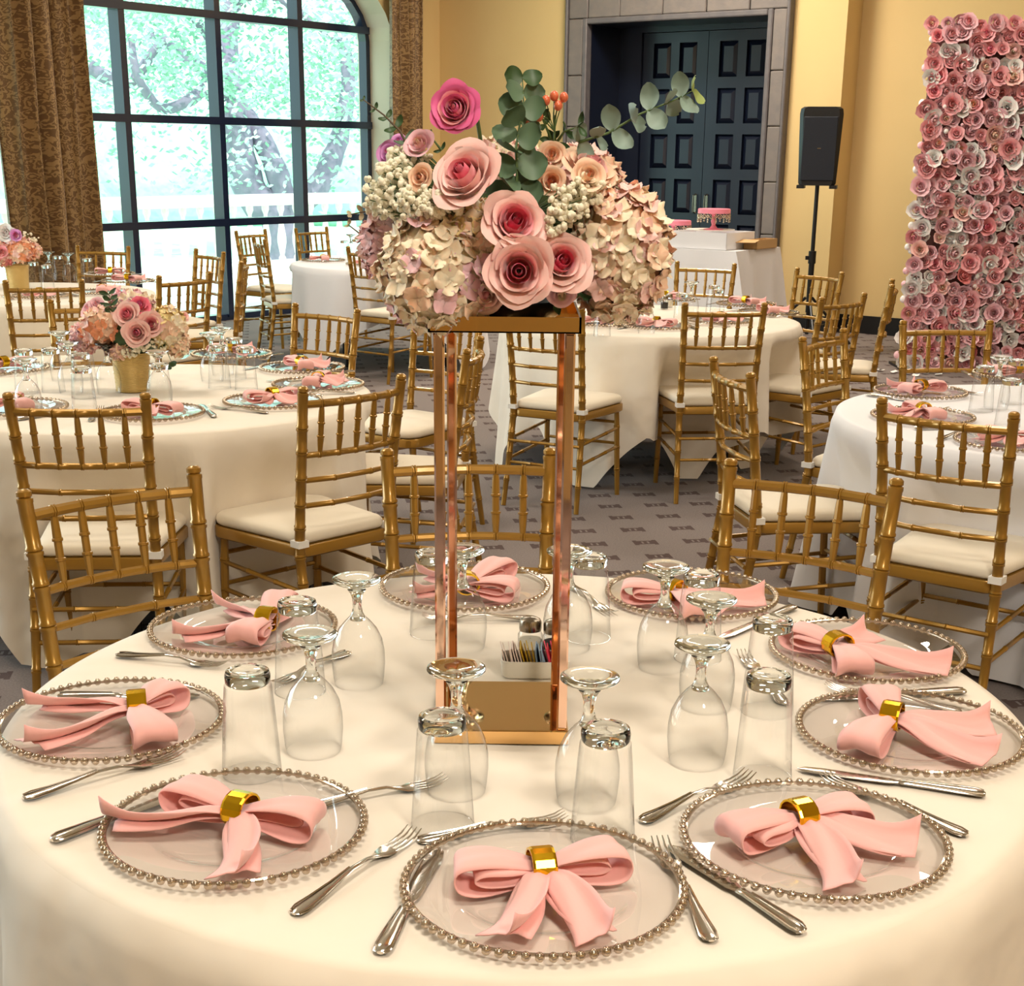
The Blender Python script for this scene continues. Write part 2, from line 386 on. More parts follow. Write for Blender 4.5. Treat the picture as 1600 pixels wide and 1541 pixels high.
# baseboards
def rbox(mb, x0, y0, z0, x1, y1, z1, mi=0, b=0):
    (mb.bevbox((x0, y0, z0), (x1, y1, z1), b, mi, ROOM) if b else mb.box((x0, y0, z0), (x1, y1, z1), mi, ROOM))
m = MB(); rbox(m, 0.02, -.025, 0, 1.66, 0, .16); rbox(m, 4.0, -.025, 0, PX + .02, 0, .16); rbox(m, PX, -.02, 0, PX + .025, PD, .16); rbox(m, PX, PD - .025, 0, RX1, PD, .16)
struct(m.build('baseboard_back', BLK2, smooth=False))
m = MB(); rbox(m, 0, -.74, 0, .025, 0, .16); rbox(m, 0, WC[1] + WW, 0, .025, WC[0] - WW, .16)
struct(m.build('baseboard_left', BLK2, smooth=False))

# doorway: recess, stone surround blocks, pair of panelled leaves
DD = .55
dr = bpy.data.objects.new('door_1', None); C.objects.link(dr); struct(dr)
m = MB()
for (a, b) in ((DX0, 0), (DX1, 0)):
    m.add([R3(a, 0, 0), R3(a, DD + .1, 0), R3(a, DD + .1, DZ), R3(a, 0, DZ)], [(0, 1, 2, 3)])
m.add([R3(DX0, 0, DZ), R3(DX1, 0, DZ), R3(DX1, DD + .1, DZ), R3(DX0, DD + .1, DZ)], [(0, 1, 2, 3)])
m.add([R3(DX0, DD + .06, 0), R3(DX1, DD + .06, 0), R3(DX1, DD + .06, DZ), R3(DX0, DD + .06, DZ)], [(0, 1, 2, 3)])
m.build('door_recess', DOORM, dr, smooth=False)
m = MB(); rbox(m, DX0, DD - .03, 0, 2.14, DD + .06, DZ); rbox(m, 3.60, DD - .03, 0, DX1, DD + .06, DZ); rbox(m, 2.14, DD - .03, 2.68, 3.60, DD + .06, DZ)
m.build('door_frame', DOORM, dr, smooth=False)
LW = .725
for k, x0 in enumerate((2.145, 2.145 + LW + .006)):
    m = MB(); x1 = x0 + LW
    cols = [(x0 + .12, x0 + .315), (x0 + .41, x0 + .605)]; rows = [(.16 + .42 * r, .16 + .42 * r + .32) for r in range(6)]
    y0, y1, yb = DD, DD + .05, DD + .022
    # stiles and rails proud, panels recessed
    xs = [x0, cols[0][0], cols[0][1], cols[1][0], cols[1][1], x1]
    for i in (0, 2, 4): rbox(m, xs[i], y0, .01, xs[i + 1], y1, 2.675)
    zs = [.01] + [z for r in rows for z in r] + [2.675]
    for c_ in cols:
        for i in range(0, len(zs), 2): rbox(m, c_[0], y0, zs[i], c_[1], y1, zs[i + 1])
    lf = m.build('door_leaf', DOORM, dr, smooth=False)
    for c_ in cols:
        for r in rows:
            p = MB()
            a, b_, c1, c2 = c_[0] + .002, c_[1] - .002, r[0] + .002, r[1] - .002; i = .045
            p.add([R3(a, yb + .015, c1), R3(b_, yb + .015, c1), R3(b_, yb + .015, c2), R3(a, yb + .015, c2),
                   R3(a + i, y0 + .002, c1 + i), R3(b_ - i, y0 + .002, c1 + i), R3(b_ - i, y0 + .002, c2 - i), R3(a + i, y0 + .002, c2 - i)],
                  [(0, 1, 5, 4), (1, 2, 6, 5), (2, 3, 7, 6), (3, 0, 4, 7), (4, 5, 6, 7)])
            p.build('panel', DOORM, lf, smooth=False)
    p = MB(); hx = x1 - .06 if k == 0 else x0 + .06
    p.tube([R3(hx, DD - .002, 1.0), R3(hx, DD - .045, 1.01), R3(hx, DD - .05, 1.09), R3(hx, DD - .045, 1.17), R3(hx, DD - .002, 1.18)], .008, 6)
    p.box((hx - .014, DD - .006, 1.0), (hx + .014, DD, 1.18), 0, ROOM)
    p.build('door_handle', CAPM, lf, ang=40)
def block(x0, z0, x1, z1, mt=STONE, y0=-.07):
    j = .004; p = MB(); rbox(p, x0 + j, y0 + random.uniform(-.004, .004), z0 + j, x1 - j, .02, z1 - j, 0, .008); p.build('stone_block', mt, dr, ang=30)
sx0, sx1, sz = 1.67, 4.00, 3.0
zc = [0, .42, .86, 1.32, 1.80, 2.27, 2.73]
for z0, z1 in zip(zc[:-1], zc[1:]):
    block(sx0, z0, DX0 - .05, z1 + (.05 if z1 == 2.73 else 0)); block(DX1 + .05, z0, sx1, z1 + (.05 if z1 == 2.73 else 0))
xc = [sx0, 1.89, 2.25, 2.72, 3.18, 3.62, sx1]
for x0, x1 in zip(xc[:-1], xc[1:]): block(x0, 2.78, x1, sz)
p = MB(); rbox(p, DX0 - .05, -.085, 0, DX0, .02, 2.78, 0, .01); rbox(p, DX1, -.085, 0, DX1 + .05, .02, 2.78, 0, .01); rbox(p, DX0, -.085, 2.73, DX1, .02, 2.78, 0, .01)
rbox(p, sx0 - .03, -.095, 0, sx0, .02, sz + .03, 0, .008); rbox(p, sx1, -.095, 0, sx1 + .03, .02, sz + .03, 0, .008); rbox(p, sx0, -.095, sz, sx1, .02, sz + .03, 0, .008)
p.build('door_moulding', STONED, dr, ang=30)

# window: frame, mullions and transoms, panes
def window(idx, c, x=-.40):
    root = bpy.data.objects.new('window_%d' % idx, None); C.objects.link(root); struct(root)
    fr = MB(); outer = arch(c, 0.0); inner = arch(c, .055)
    for (a, b, a2, b2) in zip(outer[:-1], outer[1:], inner[:-1], inner[1:]):
        vs = [R3(x + d, q[0], q[1]) for d in (0, .10) for q in (a, b, b2, a2)]
        fr.add(vs, [(4, 5, 6, 7), (3, 2, 1, 0), (2, 3, 7, 6), (0, 1, 5, 4)])
    rbox(fr, x, c - WW, 0, x + .10, c + WW, .055)
    fr.build('window_frame', FRAMEM, root, smooth=False)
    ys = [c - WW] + [c + d for d in (-1.60, -.54, .535, 1.585)] + [c + WW] if idx > 1 else [c - WW, -4.96, -3.88, -2.80, -1.75, c + WW]
    def ztop(y): return WZ + WH * sqrt(max(0, 1 - ((y - c) / WW) ** 2))
    for y in ys[1:-1]:
        p = MB(); rbox(p, x - .02, y - .033, .03, x + .115, y + .033, ztop(y) - .01); p.build('mullion', FRAMEM, root, smooth=False)
    for z in (.9, 1.8, 2.7):
        k = sqrt(max(0, 1 - (max(0, z - WZ) / WH) ** 2)) * WW - .01
        p = MB(); rbox(p, x - .01, c - k, z - .033, x + .125, c + k, z + .033); p.build('transom', FRAMEM, root, smooth=False)
    zs = [.03, .9, 1.8, 2.7, 9]
    for y0, y1 in zip(ys[:-1], ys[1:]):
        for z0, z1 in zip(zs[:-1], zs[1:]):
            n = 6; top = [(y0 + (y1 - y0) * i / n, min(z1, ztop(y0 + (y1 - y0) * i / n) - .02)) for i in range(n + 1)]
            top = [(y, max(z, z0)) for y, z in top]
            if max(z for _, z in top) - z0 < .05: continue
            p = MB()
            for (ya, za), (yb_, zb) in zip(top[:-1], top[1:]): p.add([R3(x + .05, ya, z0), R3(x + .05, yb_, z0), R3(x + .05, yb_, zb), R3(x + .05, ya, za)], [(0, 1, 2, 3)])
            p.build('pane', PANE, root, smooth=False)
window(1, WC[0]); 

# curtains
def curtain(y0, y1, label, folds, amp=.06, x=.14, z0=.02, z1=3.95, grp=None):
    nu, nv = folds * 12, 26; me_v = []; me_f = []; uv = []
    ph = random.random() * 6
    for j in range(nv):
        v = j / (nv - 1); z = z0 + (z1 - z0) * v
        sq = 1 - .10 * sin(v * 2.2)
        for i in range(nu):
            u = i / (nu - 1); yy = (y0 + y1) / 2 + (u - .5) * (y1 - y0) * (1 + .04 * sin(v * 3))
            a = u * folds * 2 * pi + ph + .5 * sin(v * 2.1 + u * 5)
            xx = x + amp * sq * (sin(a) + .35 * sin(2.3 * a + 1 + v)) + .01 * sin(v * 9 + u * 20)
            yy += .012 * sin(2 * a)
            me_v.append(R3(max(xx, .015), yy, z)); uv.append((u * (y1 - y0) * 1.9, z))
    for j in range(nv - 1):
        for i in range(nu - 1): me_f.append((j * nu + i, j * nu + i + 1, (j + 1) * nu + i + 1, (j + 1) * nu + i))
    me = bpy.data.meshes.new('curtain'); me.from_pydata([tuple(p) for p in me_v], [], me_f); me.materials.append(DAMASK)
    ul = me.uv_layers.new(name='UVMap')
    for l in me.loops: ul.data[l.index].uv = uv[l.vertex_index]
    me.polygons.foreach_set('use_smooth', [True] * len(me_f)); me.update()
    o = obj('curtain', me); tag(o, label, 'curtain')
curtain(-5.42, -4.62, 'wide brown and gold damask curtain hanging at left side of the arched window', 5, .075)
curtain(-.92, -.50, 'narrow brown damask curtain hanging right of the window behind the tall flowers', 4, .05)
curtain(-6.6, -6.05, 'brown damask curtain cut off by the left edge of the photo', 4, .06)

# ------------------------------------------------------------------ outside
m = MB(); m.add([R3(-60, -50, -.12), R3(-.46, -50, -.12), R3(-.46, 60, -.12), R3(-60, 60, -.12)], [(0, 1, 2, 3)])
struct(m.build('ground_outside', GRASS, smooth=False))
m = MB(); rbox(m, -5.2, -16, -.1, -.47, 8, -.02); struct(m.build('terrace', PAVE, smooth=False))
bal = thing('balustrade', 'pale stone balustrade with turned balusters on terrace beyond the window', 'balustrade', (0, 0, 0))
p = MB(); rbox(p, -4.75, -9, .84, -4.42, 7, .98, 0, .02); p.build('rail', BALU, bal, ang=30)
p = MB(); rbox(p, -4.75, -9, -.02, -4.42, 7, .10, 0, .02); p.build('plinth', BALU, bal, ang=30)
bm_ = MB(); bm_.lathe([(.05, .10), (.05, .14), (.03, .17), (.062, .34), (.062, .42), (.03, .62), (.026, .72), (.05, .78), (.05, .84)], 10)
bme = bm_.mesh('baluster', BALU)
for i in range(52):
    y = -8.6 + i * .29
    obj('baluster', bme, bal, M=Matrix.Translation(R3(-4.58, y)))
# live oak
tree = thing('oak_tree', 'spreading live oak with forked grey limbs outside the window', 'tree', (0, 0, 0))
TY = 24.
def limb(pts, r0, r1, Y=TY):
    P_ = [atY(u, v, Y + dy) for u, v, dy in pts]
    q = []
    for i in range(len(P_) - 1):
        a = P_[max(i - 1, 0)]; b = P_[i]; c = P_[i + 1]; d = P_[min(i + 2, len(P_) - 1)]
        for k in range(4):
            t = k / 4; q.append(.5 * ((2 * b) + (-a + c) * t + (2 * a - 5 * b + 4 * c - d) * t * t + (-a + 3 * b - 3 * c + d) * t ** 3))
    q.append(P_[-1]); n = len(q)
    p = MB(); p.tube(q, [(r0 + (r1 - r0) * i / (n - 1)) * (1 + .07 * sin(i * 1.9)) for i in range(n)], 9); return p
limb([(452, 420, 0), (448, 372, 0), (432, 335, 0), (395, 305, 0), (374, 240, 0), (362, 160, 0), (352, 80, .5), (360, 0, 1), (350, -60, 1)], .36, .14).build('branch', BARK, tree)
limb([(452, 372, 0), (446, 320, 0), (430, 262, 0), (402, 205, .3), (372, 165, .5), (330, 120, .8), (285, 85, 1), (235, 55, 1.4)], .22, .07).build('branch', BARK, tree)
limb([(452, 380, 0), (466, 325, 0), (498, 290, .2), (524, 235, .4), (535, 195, .5), (545, 120, .7), (530, 40, 1)], .24, .09).build('branch', BARK, tree)
limb([(355, 100, .5), (330, 60, 0), (300, 20, -.5), (270, -30, -1)], .12, .05).build('branch', BARK, tree)
limb([(362, 150, 0), (330, 135, -.5), (290, 160, -1), (250, 168, -1), (215, 120, -1.5), (205, 60, -1.5)], .11, .05).build('branch', BARK, tree)
limb([(140, 105, -1), (165, 120, -1), (205, 128, -1), (240, 80, -1), (262, 60, -1)], .12, .05).build('branch', BARK, tree)
limb([(360, 0, 1), (420, -10, 0), (470, 20, 0), (520, 60, 0)], .10, .04).build('branch', BARK, tree)
fo = MB(); fo2 = MB(); rg = random.Random(3)
def leafcl(u, v, Y, spread, n, mb, sz=.058):
    c = atY(u, v, Y)
    for _ in range(n):
        d = Vector((rg.gauss(0, 1), rg.gauss(0, 1), rg.gauss(0, .6))) * spread
        a = rg.random() * 6.28; e = Vector((cos(a), sin(a) * .5, rg.uniform(-.8, .8))).normalized() * sz
        f = Vector((-sin(a) * .6, rg.uniform(-.6, .6), cos(a))).normalized() * sz * .55
        q = c + d; mb.add([q - e, q + f, q + e, q - f], [(0, 1, 2, 3)])
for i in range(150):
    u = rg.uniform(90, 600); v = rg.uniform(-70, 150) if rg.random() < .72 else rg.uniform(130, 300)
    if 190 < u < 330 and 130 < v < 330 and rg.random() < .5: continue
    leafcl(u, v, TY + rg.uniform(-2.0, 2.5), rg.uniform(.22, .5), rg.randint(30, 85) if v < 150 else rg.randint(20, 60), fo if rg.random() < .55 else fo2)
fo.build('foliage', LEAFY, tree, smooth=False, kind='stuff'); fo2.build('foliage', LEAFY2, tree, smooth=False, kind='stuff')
# far tree bank
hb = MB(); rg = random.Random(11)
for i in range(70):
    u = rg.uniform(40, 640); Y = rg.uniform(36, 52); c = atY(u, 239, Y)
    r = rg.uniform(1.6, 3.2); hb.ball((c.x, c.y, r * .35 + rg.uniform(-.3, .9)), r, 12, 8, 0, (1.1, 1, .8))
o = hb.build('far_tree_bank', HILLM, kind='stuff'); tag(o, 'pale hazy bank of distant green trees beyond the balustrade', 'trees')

# ------------------------------------------------------------------ chiavari chair
def ringed(p0, p1, r, rings, n=8, thin=1.0, segs=None, bow=None, finial=False, M=None):
    """a turned bamboo-like bar: path from p0 to p1 with small raised rings"""
    p0, p1 = Vector(p0), Vector(p1)
    ts = [0.]
    rr = [r * thin]
    for t in rings:
        ts += [t - .016, t - .012, t - .004, t, t + .004, t + .012, t + .016]
        rr += [r, r * 1.16, r * 1.16, r * .92, r * 1.16, r * 1.16, r]
    ts.append(1.); rr.append(r * thin)
    pts = []
    for t in ts:
        q = p0.lerp(p1, t)
        if bow: q = q + Vector(bow) * (4 * t * (1 - t))
        pts.append(q)
    m = MB(); m.tube(pts, rr, n); return m
def post(sx):
    # rear post: splayed foot, upright at the seat, raked and flared back with a finial
    K = [(.185, -.265, 0), (.178, -.225, .22), (.172, -.195, .43), (.172, -.205, .55), (.175, -.225, .72), (.1825, -.25, .895)]
    def pos(z):
        for a, b in zip(K[:-1], K[1:]):
            if z <= b[2]: t = (z - a[2]) / (b[2] - a[2]); return Vector((sx * (a[0] + (b[0] - a[0]) * t), a[1] + (b[1] - a[1]) * t, z))
        return Vector((sx * K[-1][0], K[-1][1] - (z - .895) * .12, z))
    zs = []; rs = []
    marks = [.12, .24, .33, .41, .50, .57, .65, .73, .80]
    z = 0
    base = lambda z: .0118 + .0035 * min(1, z / .35)
    prev = [0, .06, .18]
    allz = sorted(set([0, .06, .18, .29, .46, .54, .61, .69, .77, .86, .893]))
    ev = [(z, base(z)) for z in allz]
    for mk in marks:
        for dz, k in ((-.010, 1), (-.007, 1.15), (-.002, 1.15), (0, .95), (.002, 1.15), (.007, 1.15), (.010, 1)): ev.append((mk + dz, base(mk) * k))
    ev.sort()
    ev += [(.896, .0165), (.903, .0165), (.905, .012), (.908, .0155), (.916, .0155), (.921, .010), (.922, .002)]
    m = MB(); m.tube([pos(z) for z, _ in ev], [r for _, r in ev], 10); return m
def seat_outline(n=10, s=1.0):
    # rounded trapezoid, front wider
    pts = []
    cs = [(.155, .165, .055), (-.155, .165, .055), (-.135, -.165, .04), (.135, -.165, .04)]
    for k, (cx, cy, r) in enumerate(cs):
        for i in range(n):
            a = pi / 2 * (k + i / (n - 1)); pts.append(((cx + r * cos(a)) * s, (cy + r * sin(a)) * s))
    # bow the front edge
    return [(x, y + (.022 * (1 - (x / .21) ** 2) if y > .1 else 0)) for x, y in pts]
def make_chair():
    t = thing('chiavari_chair', 'x', 'chair', (0, 0, 0), 0, 'gold chiavari chairs')
    ol = seat_outline(); n = len(ol); m = MB()
    vs = []; lv = [(.97, .405), (1.0, .41), (1.0, .438), (.985, .443)]
    for s_, z in lv: vs += [(x * s_, y * s_, z) for x, y in ol]
    fs = [(k * n + i, k * n + (i + 1) % n, (k + 1) * n + (i + 1) % n, (k + 1) * n + i) for k in range(3) for i in range(n)]
    fs += [tuple(reversed(range(n))), tuple(range(3 * n, 4 * n))]
    m.add(vs, fs); m.build('seat', GOLD, t)
    m = MB(); vs = []; lv = [(.93, .444), (.965, .450), (.975, .460), (.965, .470), (.93, .478), (.80, .484), (.4, .487), (.01, .488)]
    for s_, z in lv: vs += [(x * s_, y * s_ + .004, z) for x, y in ol]
    fs = [(k * n + i, k * n + (i + 1) % n, (k + 1) * n + (i + 1) % n, (k + 1) * n + i) for k in range(len(lv) - 1) for i in range(n)]
    fs += [tuple(reversed(range(n)))]
    m.add(vs, fs); m.build('cushion', CUSH, t, ang=60)
    for s_ in (-1, 1):
        post(s_).build('rear_leg', GOLD, t)
        m = MB(); m.box((s_ * .172 - .019, -.217, .442), (s_ * .172 + .019, -.176, .462)); m.build('cushion_tie', TIE, t, smooth=False)
        ringed((s_ * .188, .195, 0), (s_ * .180, .178, .412), .0135, [.3, .56, .8], 8, .85).build('front_leg', GOLD, t)
        for z in (.325, .235):
            ringed((s_ * (.186), .188, z), (s_ * .178, -.222, z - .02), .0075, [.33, .66], 6).build('side_stretcher', GOLD, t)
    for z in (.30, .20):
        ringed((-.184, .187, z + .05), (.184, .187, z + .05), .0075, [.33, .66], 6).build('front_stretcher', GOLD, t)
        ringed((-.178, -.23, z), (.178, -.23, z), .0075, [.33, .66], 6).build('rear_stretcher', GOLD, t)
    yb = lambda z: -.205 - (z - .55) * .132
    def rail(z, r, name, rings, bow): ringed((-.172, yb(z), z), (.172, yb(z), z), r, rings, 8, bow=(0, bow, 0)).build(name, GOLD, t)
    rail(.868, .0115, 'top_rail', [.14, .32, .5, .68, .86], -.028)
    rail(.718, .0095, 'middle_rail', [.14, .32, .5, .68, .86], -.028)
    rail(.642, .0085, 'lower_rail', [.3, .7], -.026); rail(.565, .0085, 'lower_rail', [.3, .7], -.024)
    for k in range(5):
        u = .14 + .18 * k; x = -.172 + .344 * u; b = -.028 * 4 * u * (1 - u)
        m = MB(); p0 = Vector((x * .985, yb(.718) + b, .716)); p1 = Vector((x, yb(.868) + b, .868))
        prof = [(0, .006), (.12, .0075), (.3, .0095), (.34, .0095), (.35, .0115), (.38, .0115), (.39, .0085), (.60, .0085), (.61, .0115), (.64, .0115), (.65, .0095), (.85, .0085), (1, .006)]
        m.tube([p0.lerp(p1, a) for a, _ in prof], [r for _, r in prof], 8); m.build('spindle', GOLD, t)
    return t
CHS = []
chair0 = make_chair(); used = [False]
def chair_at(mid, e, face, label):
    """mid: midpoint of the two finials on the floor plan; e: direction between them; face: a point the chair looks to"""
    e = Vector((e[0], e[1])).normalized(); nrm = Vector((-e.y, e.x))
    if nrm.dot(Vector(face[:2]) - Vector(mid[:2])) < 0: nrm = -nrm
    ang = atan2(nrm.y, nrm.x) - pi / 2
    loc = Vector((mid[0], mid[1])) + nrm * .25
    if not used[0]:
        used[0] = True; CHS.append((loc.x, loc.y, cos(ang), sin(ang))); chair0.location = (loc.x, loc.y, 0); chair0.rotation_euler = (0, 0, ang); chair0['label'] = label; return chair0
    CHS.append((loc.x, loc.y, cos(ang), sin(ang)))
    return dup(chair0, (loc.x, loc.y, 0), ang, label)
def chair_px(a, b, face, label, z=.92):
    A, B = up(*a, z), up(*b, z); return chair_at((A + B) / 2, B - A, face, label)
T0, T1, T2, T3, T4, T5 = (.012, 2.07), (-1.27, 5.02), (-2.90, 8.62), (-.95, 11.35), (.70, 7.60), (1.84, 4.72)
chair_px((37, 766), (303, 729), T0, 'gold chiavari chair at the near table, leftmost of its three in view')
chair_px((606, 702), (859, 701), T0, 'gold chiavari chair straight behind the near table and the tall stand')
chair_px((1144, 718), (1398, 748), T0, 'gold chiavari chair at the near table, rightmost of its three in view')
chair_px((8, 614), (231, 614), T1, 'gold chiavari chair with its back to us at the front of the left table')
chair_px((467, 605), (631, 584), T1, 'gold chiavari chair turned left at the right front of the left table')
chair_px((727, 547), (751, 524), T1, 'gold chiavari chair seen edge-on just right of the left stand poles')
chair_at((-.29, 6.25), (.79, -.61), T1, 'gold chiavari chair behind the left stand poles, half hidden by the tray')
chair_px((452, 473), (567, 484), T1, 'gold chiavari chair at the far right side of the left table, facing us')
A = up(78, 468, .92); chair_at((A.x + .18, A.y + .03), (1, .15), T1, 'gold chiavari chair behind the left table, mostly hidden by its flowers')
chair_at((-2.0, 4.15), (.87, -.5), T1, 'gold chiavari chair cut off by left edge of the photo, only seat corner showing')
chair_px((2, 438), (133, 436), T2, 'gold chiavari chair with its back to us at the far left table')
chair_px((244, 431), (331, 424), T2, 'gold chiavari chair on the right side of the far left table')
chair_at((-2.02, 9.78), (.24, -.28), T2, 'gold chiavari chair in front of the window mullion, beyond the far left table')
chair_px((113, 383), (208, 385), T2, 'gold chiavari chair against the curtain behind the far left table')
chair_px((366, 361), (417, 358), T3, 'gold chiavari chair by the glass, left of the window table and furthest left there')
chair_px((389, 368), (422, 376), T3, 'gold chiavari chair seen sideways at left of the window table, slim back near us')
chair_at((-1.66, 9.0), (-.12, 1), (-5, 9.0), 'gold chiavari chair seen edge-on, left of the window table, nearer to us')
chair_px((452, 357), (520, 354), T3, 'gold chiavari chair behind the window table, in front of the glass')
chair_px((528, 384), (622, 390), T3, 'gold chiavari chair with its back to us at the window table')
A, B = up(797, 541, .725), up(902, 549, .725); chair_at(((A.x + B.x) / 2, (A.y + B.y) / 2 - .02), B - A, T4, 'gold chiavari chair framed between the stand poles, back to us')
chair_px((1070, 473), (1195, 473), T4, 'gold chiavari chair with its back to us at the right front of the middle table')
chair_px((1053, 408), (1153, 412), T4, 'gold chiavari chair behind the middle table in front of the white buffet cloth')
chair_px((1245, 418), (1316, 425), T4, 'gold chiavari chair in front of the speaker stand')
chair_px((1279, 465), (1355, 457), T4, 'gold chiavari chair facing left on the right side of the middle table')
chair_at((2.0, 7.86), (.25, 1), (-5, 7.86), 'gold chiavari chair seen edge-on beside the flower wall')
chair_px((1254, 527), (1320, 513), T5, 'gold chiavari chair at the left far side of the right table')
chair_px((1115, 557), (1175, 583), T5, 'gold chiavari chair seen nearly sideways at the left of the right table')
chair_px((1376, 621), (1589, 645), T5, 'gold chiavari chair with its back to us at the front of the right table')
chair_px((1410, 501), (1549, 501), T5, 'gold chiavari chair facing us in front of the flower wall')

# ------------------------------------------------------------------ tables and cloths
TZ, TR_ = .738, .765
def make_table(c, lab):
    t = thing('banquet_table', lab, 'table', (c[0], c[1], 0), random.random(), 'round banquet tables')
    p = MB(); p.lathe([(.01, .71), (TR_ - .02, .71), (TR_ - .012, .715), (TR_ - .012, .728), (TR_ - .02, .733), (.01, .733)], 48); p.build('tabletop', BLK2, t)
    for k in range(4):
        a = pi / 4 + k * pi / 2
        p = MB(); p.tube([(.44 * cos(a), .44 * sin(a), .708), (.50 * cos(a), .50 * sin(a), .36), (.52 * cos(a), .52 * sin(a), .0)], .016, 8); p.build('leg', BLK2, t)
def cloth(c, half, rot, lab, corners=4, cap=None, mt=CLOTH, seed=0, folds=11, amp=1.0, cat='tablecloth'):
    rg = random.Random(seed); nu = 288; ph = [rg.random() * 6.28 for _ in range(5)]
    p = MB(); rows = [0.002, .25, .55, .8, .94, .98]; vs = []; fs = []
    def ext(a):
        e = 0
        for k in range(max(1, corners // 4)):
            b = a - rot - k * pi / 4
            e = max(e, half / max(abs(cos(b)), abs(sin(b))))
        return e - TR_
    nd = 16
    for r in rows:
        for i in range(nu):
            a = 2 * pi * i / nu; x, y = TR_ * r * cos(a), TR_ * r * sin(a)
            wr = .0012 * sin(9 * x + 3 * y + ph[0]) * (1 if r < .9 else .3)
            vs.append((x, y, TZ + wr - .0012))
    for j in range(1, nd + 1):
        s_ = j / nd
        for i in range(nu):
            a = 2 * pi * i / nu; dmax = min(ext(a), TZ - .012 if cap is None else cap)
            d = dmax * s_ ** 1.0
            rd = .012
            if j == 1: r = TR_ + .001; z = TZ - .006
            else:
                z = TZ - .006 - (dmax - .006) * (j - 1) / (nd - 1)
                dep = TZ - z
                fo_ = (.5 + .5 * sin(folds * a + ph[1] + .8 * sin(2 * a + ph[2]))) ** 1.4
                fo_ += .35 * sin((folds * 2 + 1) * a + ph[3])
                r = TR_ + .004 + amp * (.008 + .13 * min(dep / .7, 1) ** 1.15 * fo_ * .55 + .02 * dep)
                k_ = min(1, max(0, (TZ - .05 - z) / .16))
                for lx, ly, ca, sa in CHS:
                    wx, wy = c[0] + r * cos(a) - lx, c[1] + r * sin(a) - ly
                    if wx * wx + wy * wy > .2: continue
                    qx, qy = wx * ca + wy * sa, -wx * sa + wy * ca
                    if abs(qx) < .25 and -.3 < qy < .225:
                        e_ = min(1, (.25 - abs(qx)) / .05); r -= (.225 - qy) * k_ * e_
            vs.append((r * cos(a), r * sin(a), z))
    nr = len(rows) + nd
    for j in range(nr - 1):
        for i in range(nu):
            fs.append((j * nu + i, j * nu + (i + 1) % nu, (j + 1) * nu + (i + 1) % nu, (j + 1) * nu + i))
    p.add(vs, fs); o = p.build('tablecloth', mt, ang=180)
    o.location = (c[0], c[1], 0); tag(o, lab, cat)
    return o
TABLES = [(T0, 'nearest round banquet table under the set ivory cloth', 'ivory cloth on the nearest table with the tall flower stand', 1.50, .5, 4, CLOTH, 9),
          (T1, 'round banquet table on the left, behind the gold chairs', 'ivory cloth on the left table with a low gold pot of flowers', 1.22, .63, 8, CLOTH, 9),
          (T2, 'round banquet table furthest left by the curtain', 'ivory cloth on the far left table by the curtain', 1.2, .2, 8, CLOTH, 8),
          (T3, 'round banquet table next to the arched window', 'bluish white cloth on the small looking table by the arched window', 1.14, .1, 4, WCLOTH, 8),
          (T4, 'round banquet table in the middle behind the stand poles', 'ivory cloth with pointed corners on the middle table', 1.14, radians(-117), 8, CLOTH, 10),
          (T5, 'round banquet table at the right edge of the photo', 'white cloth on the right table beside the flower wall', 1.3, .35, 8, WCLOTH, 13)]
for i, (c, l1, l2, h, r, k, mt, fd) in enumerate(TABLES):
    make_table(c, l1); cloth(c, h, r, l2, k, None, mt, i + 5, fd)

# ------------------------------------------------------------------ tableware
def make_charger(nb=70, seg=64):
    t = thing('charger_plate', 'x', 'plate', group='beaded glass charger plates')
    p = MB(); p.lathe([(.001, .0025), (.088, .0025), (.098, .003), (.104, .0065), (.112, .0075), (.140, .0098), (.158, .0115)], seg)
    p.build('plate', PLATEG, t)
    p = MB()
    for k in range(nb):
        a = 2 * pi * k / nb; p.ball((.1615 * cos(a), .1615 * sin(a), .0115), .0058 * (70 / nb) ** .8, 7, 5)
    p.tube([(.1575 * cos(2 * pi * k / 48), .1575 * sin(2 * pi * k / 48), .0118) for k in range(49)], .0022, 5, caps=False)
    p.build('beaded_rim', BEAD, t, label='silvery rim of small round glass beads', kind='stuff'); return t
charger0 = make_charger(); charger1 = make_charger(56, 40)
first = set()
def place(proto, loc, rz, label, group=None, scale=None):
    if proto.name not in first:
        first.add(proto.name); KIDS[proto.name] = [(k, kids(k)) for k in kids(proto)]
        proto.location = loc; proto.rotation_euler = (0, 0, rz); proto['label'] = label
        if group: proto['group'] = group
        if scale: proto.scale = scale
        return proto
    return dup(proto, loc, rz, label, group, scale)

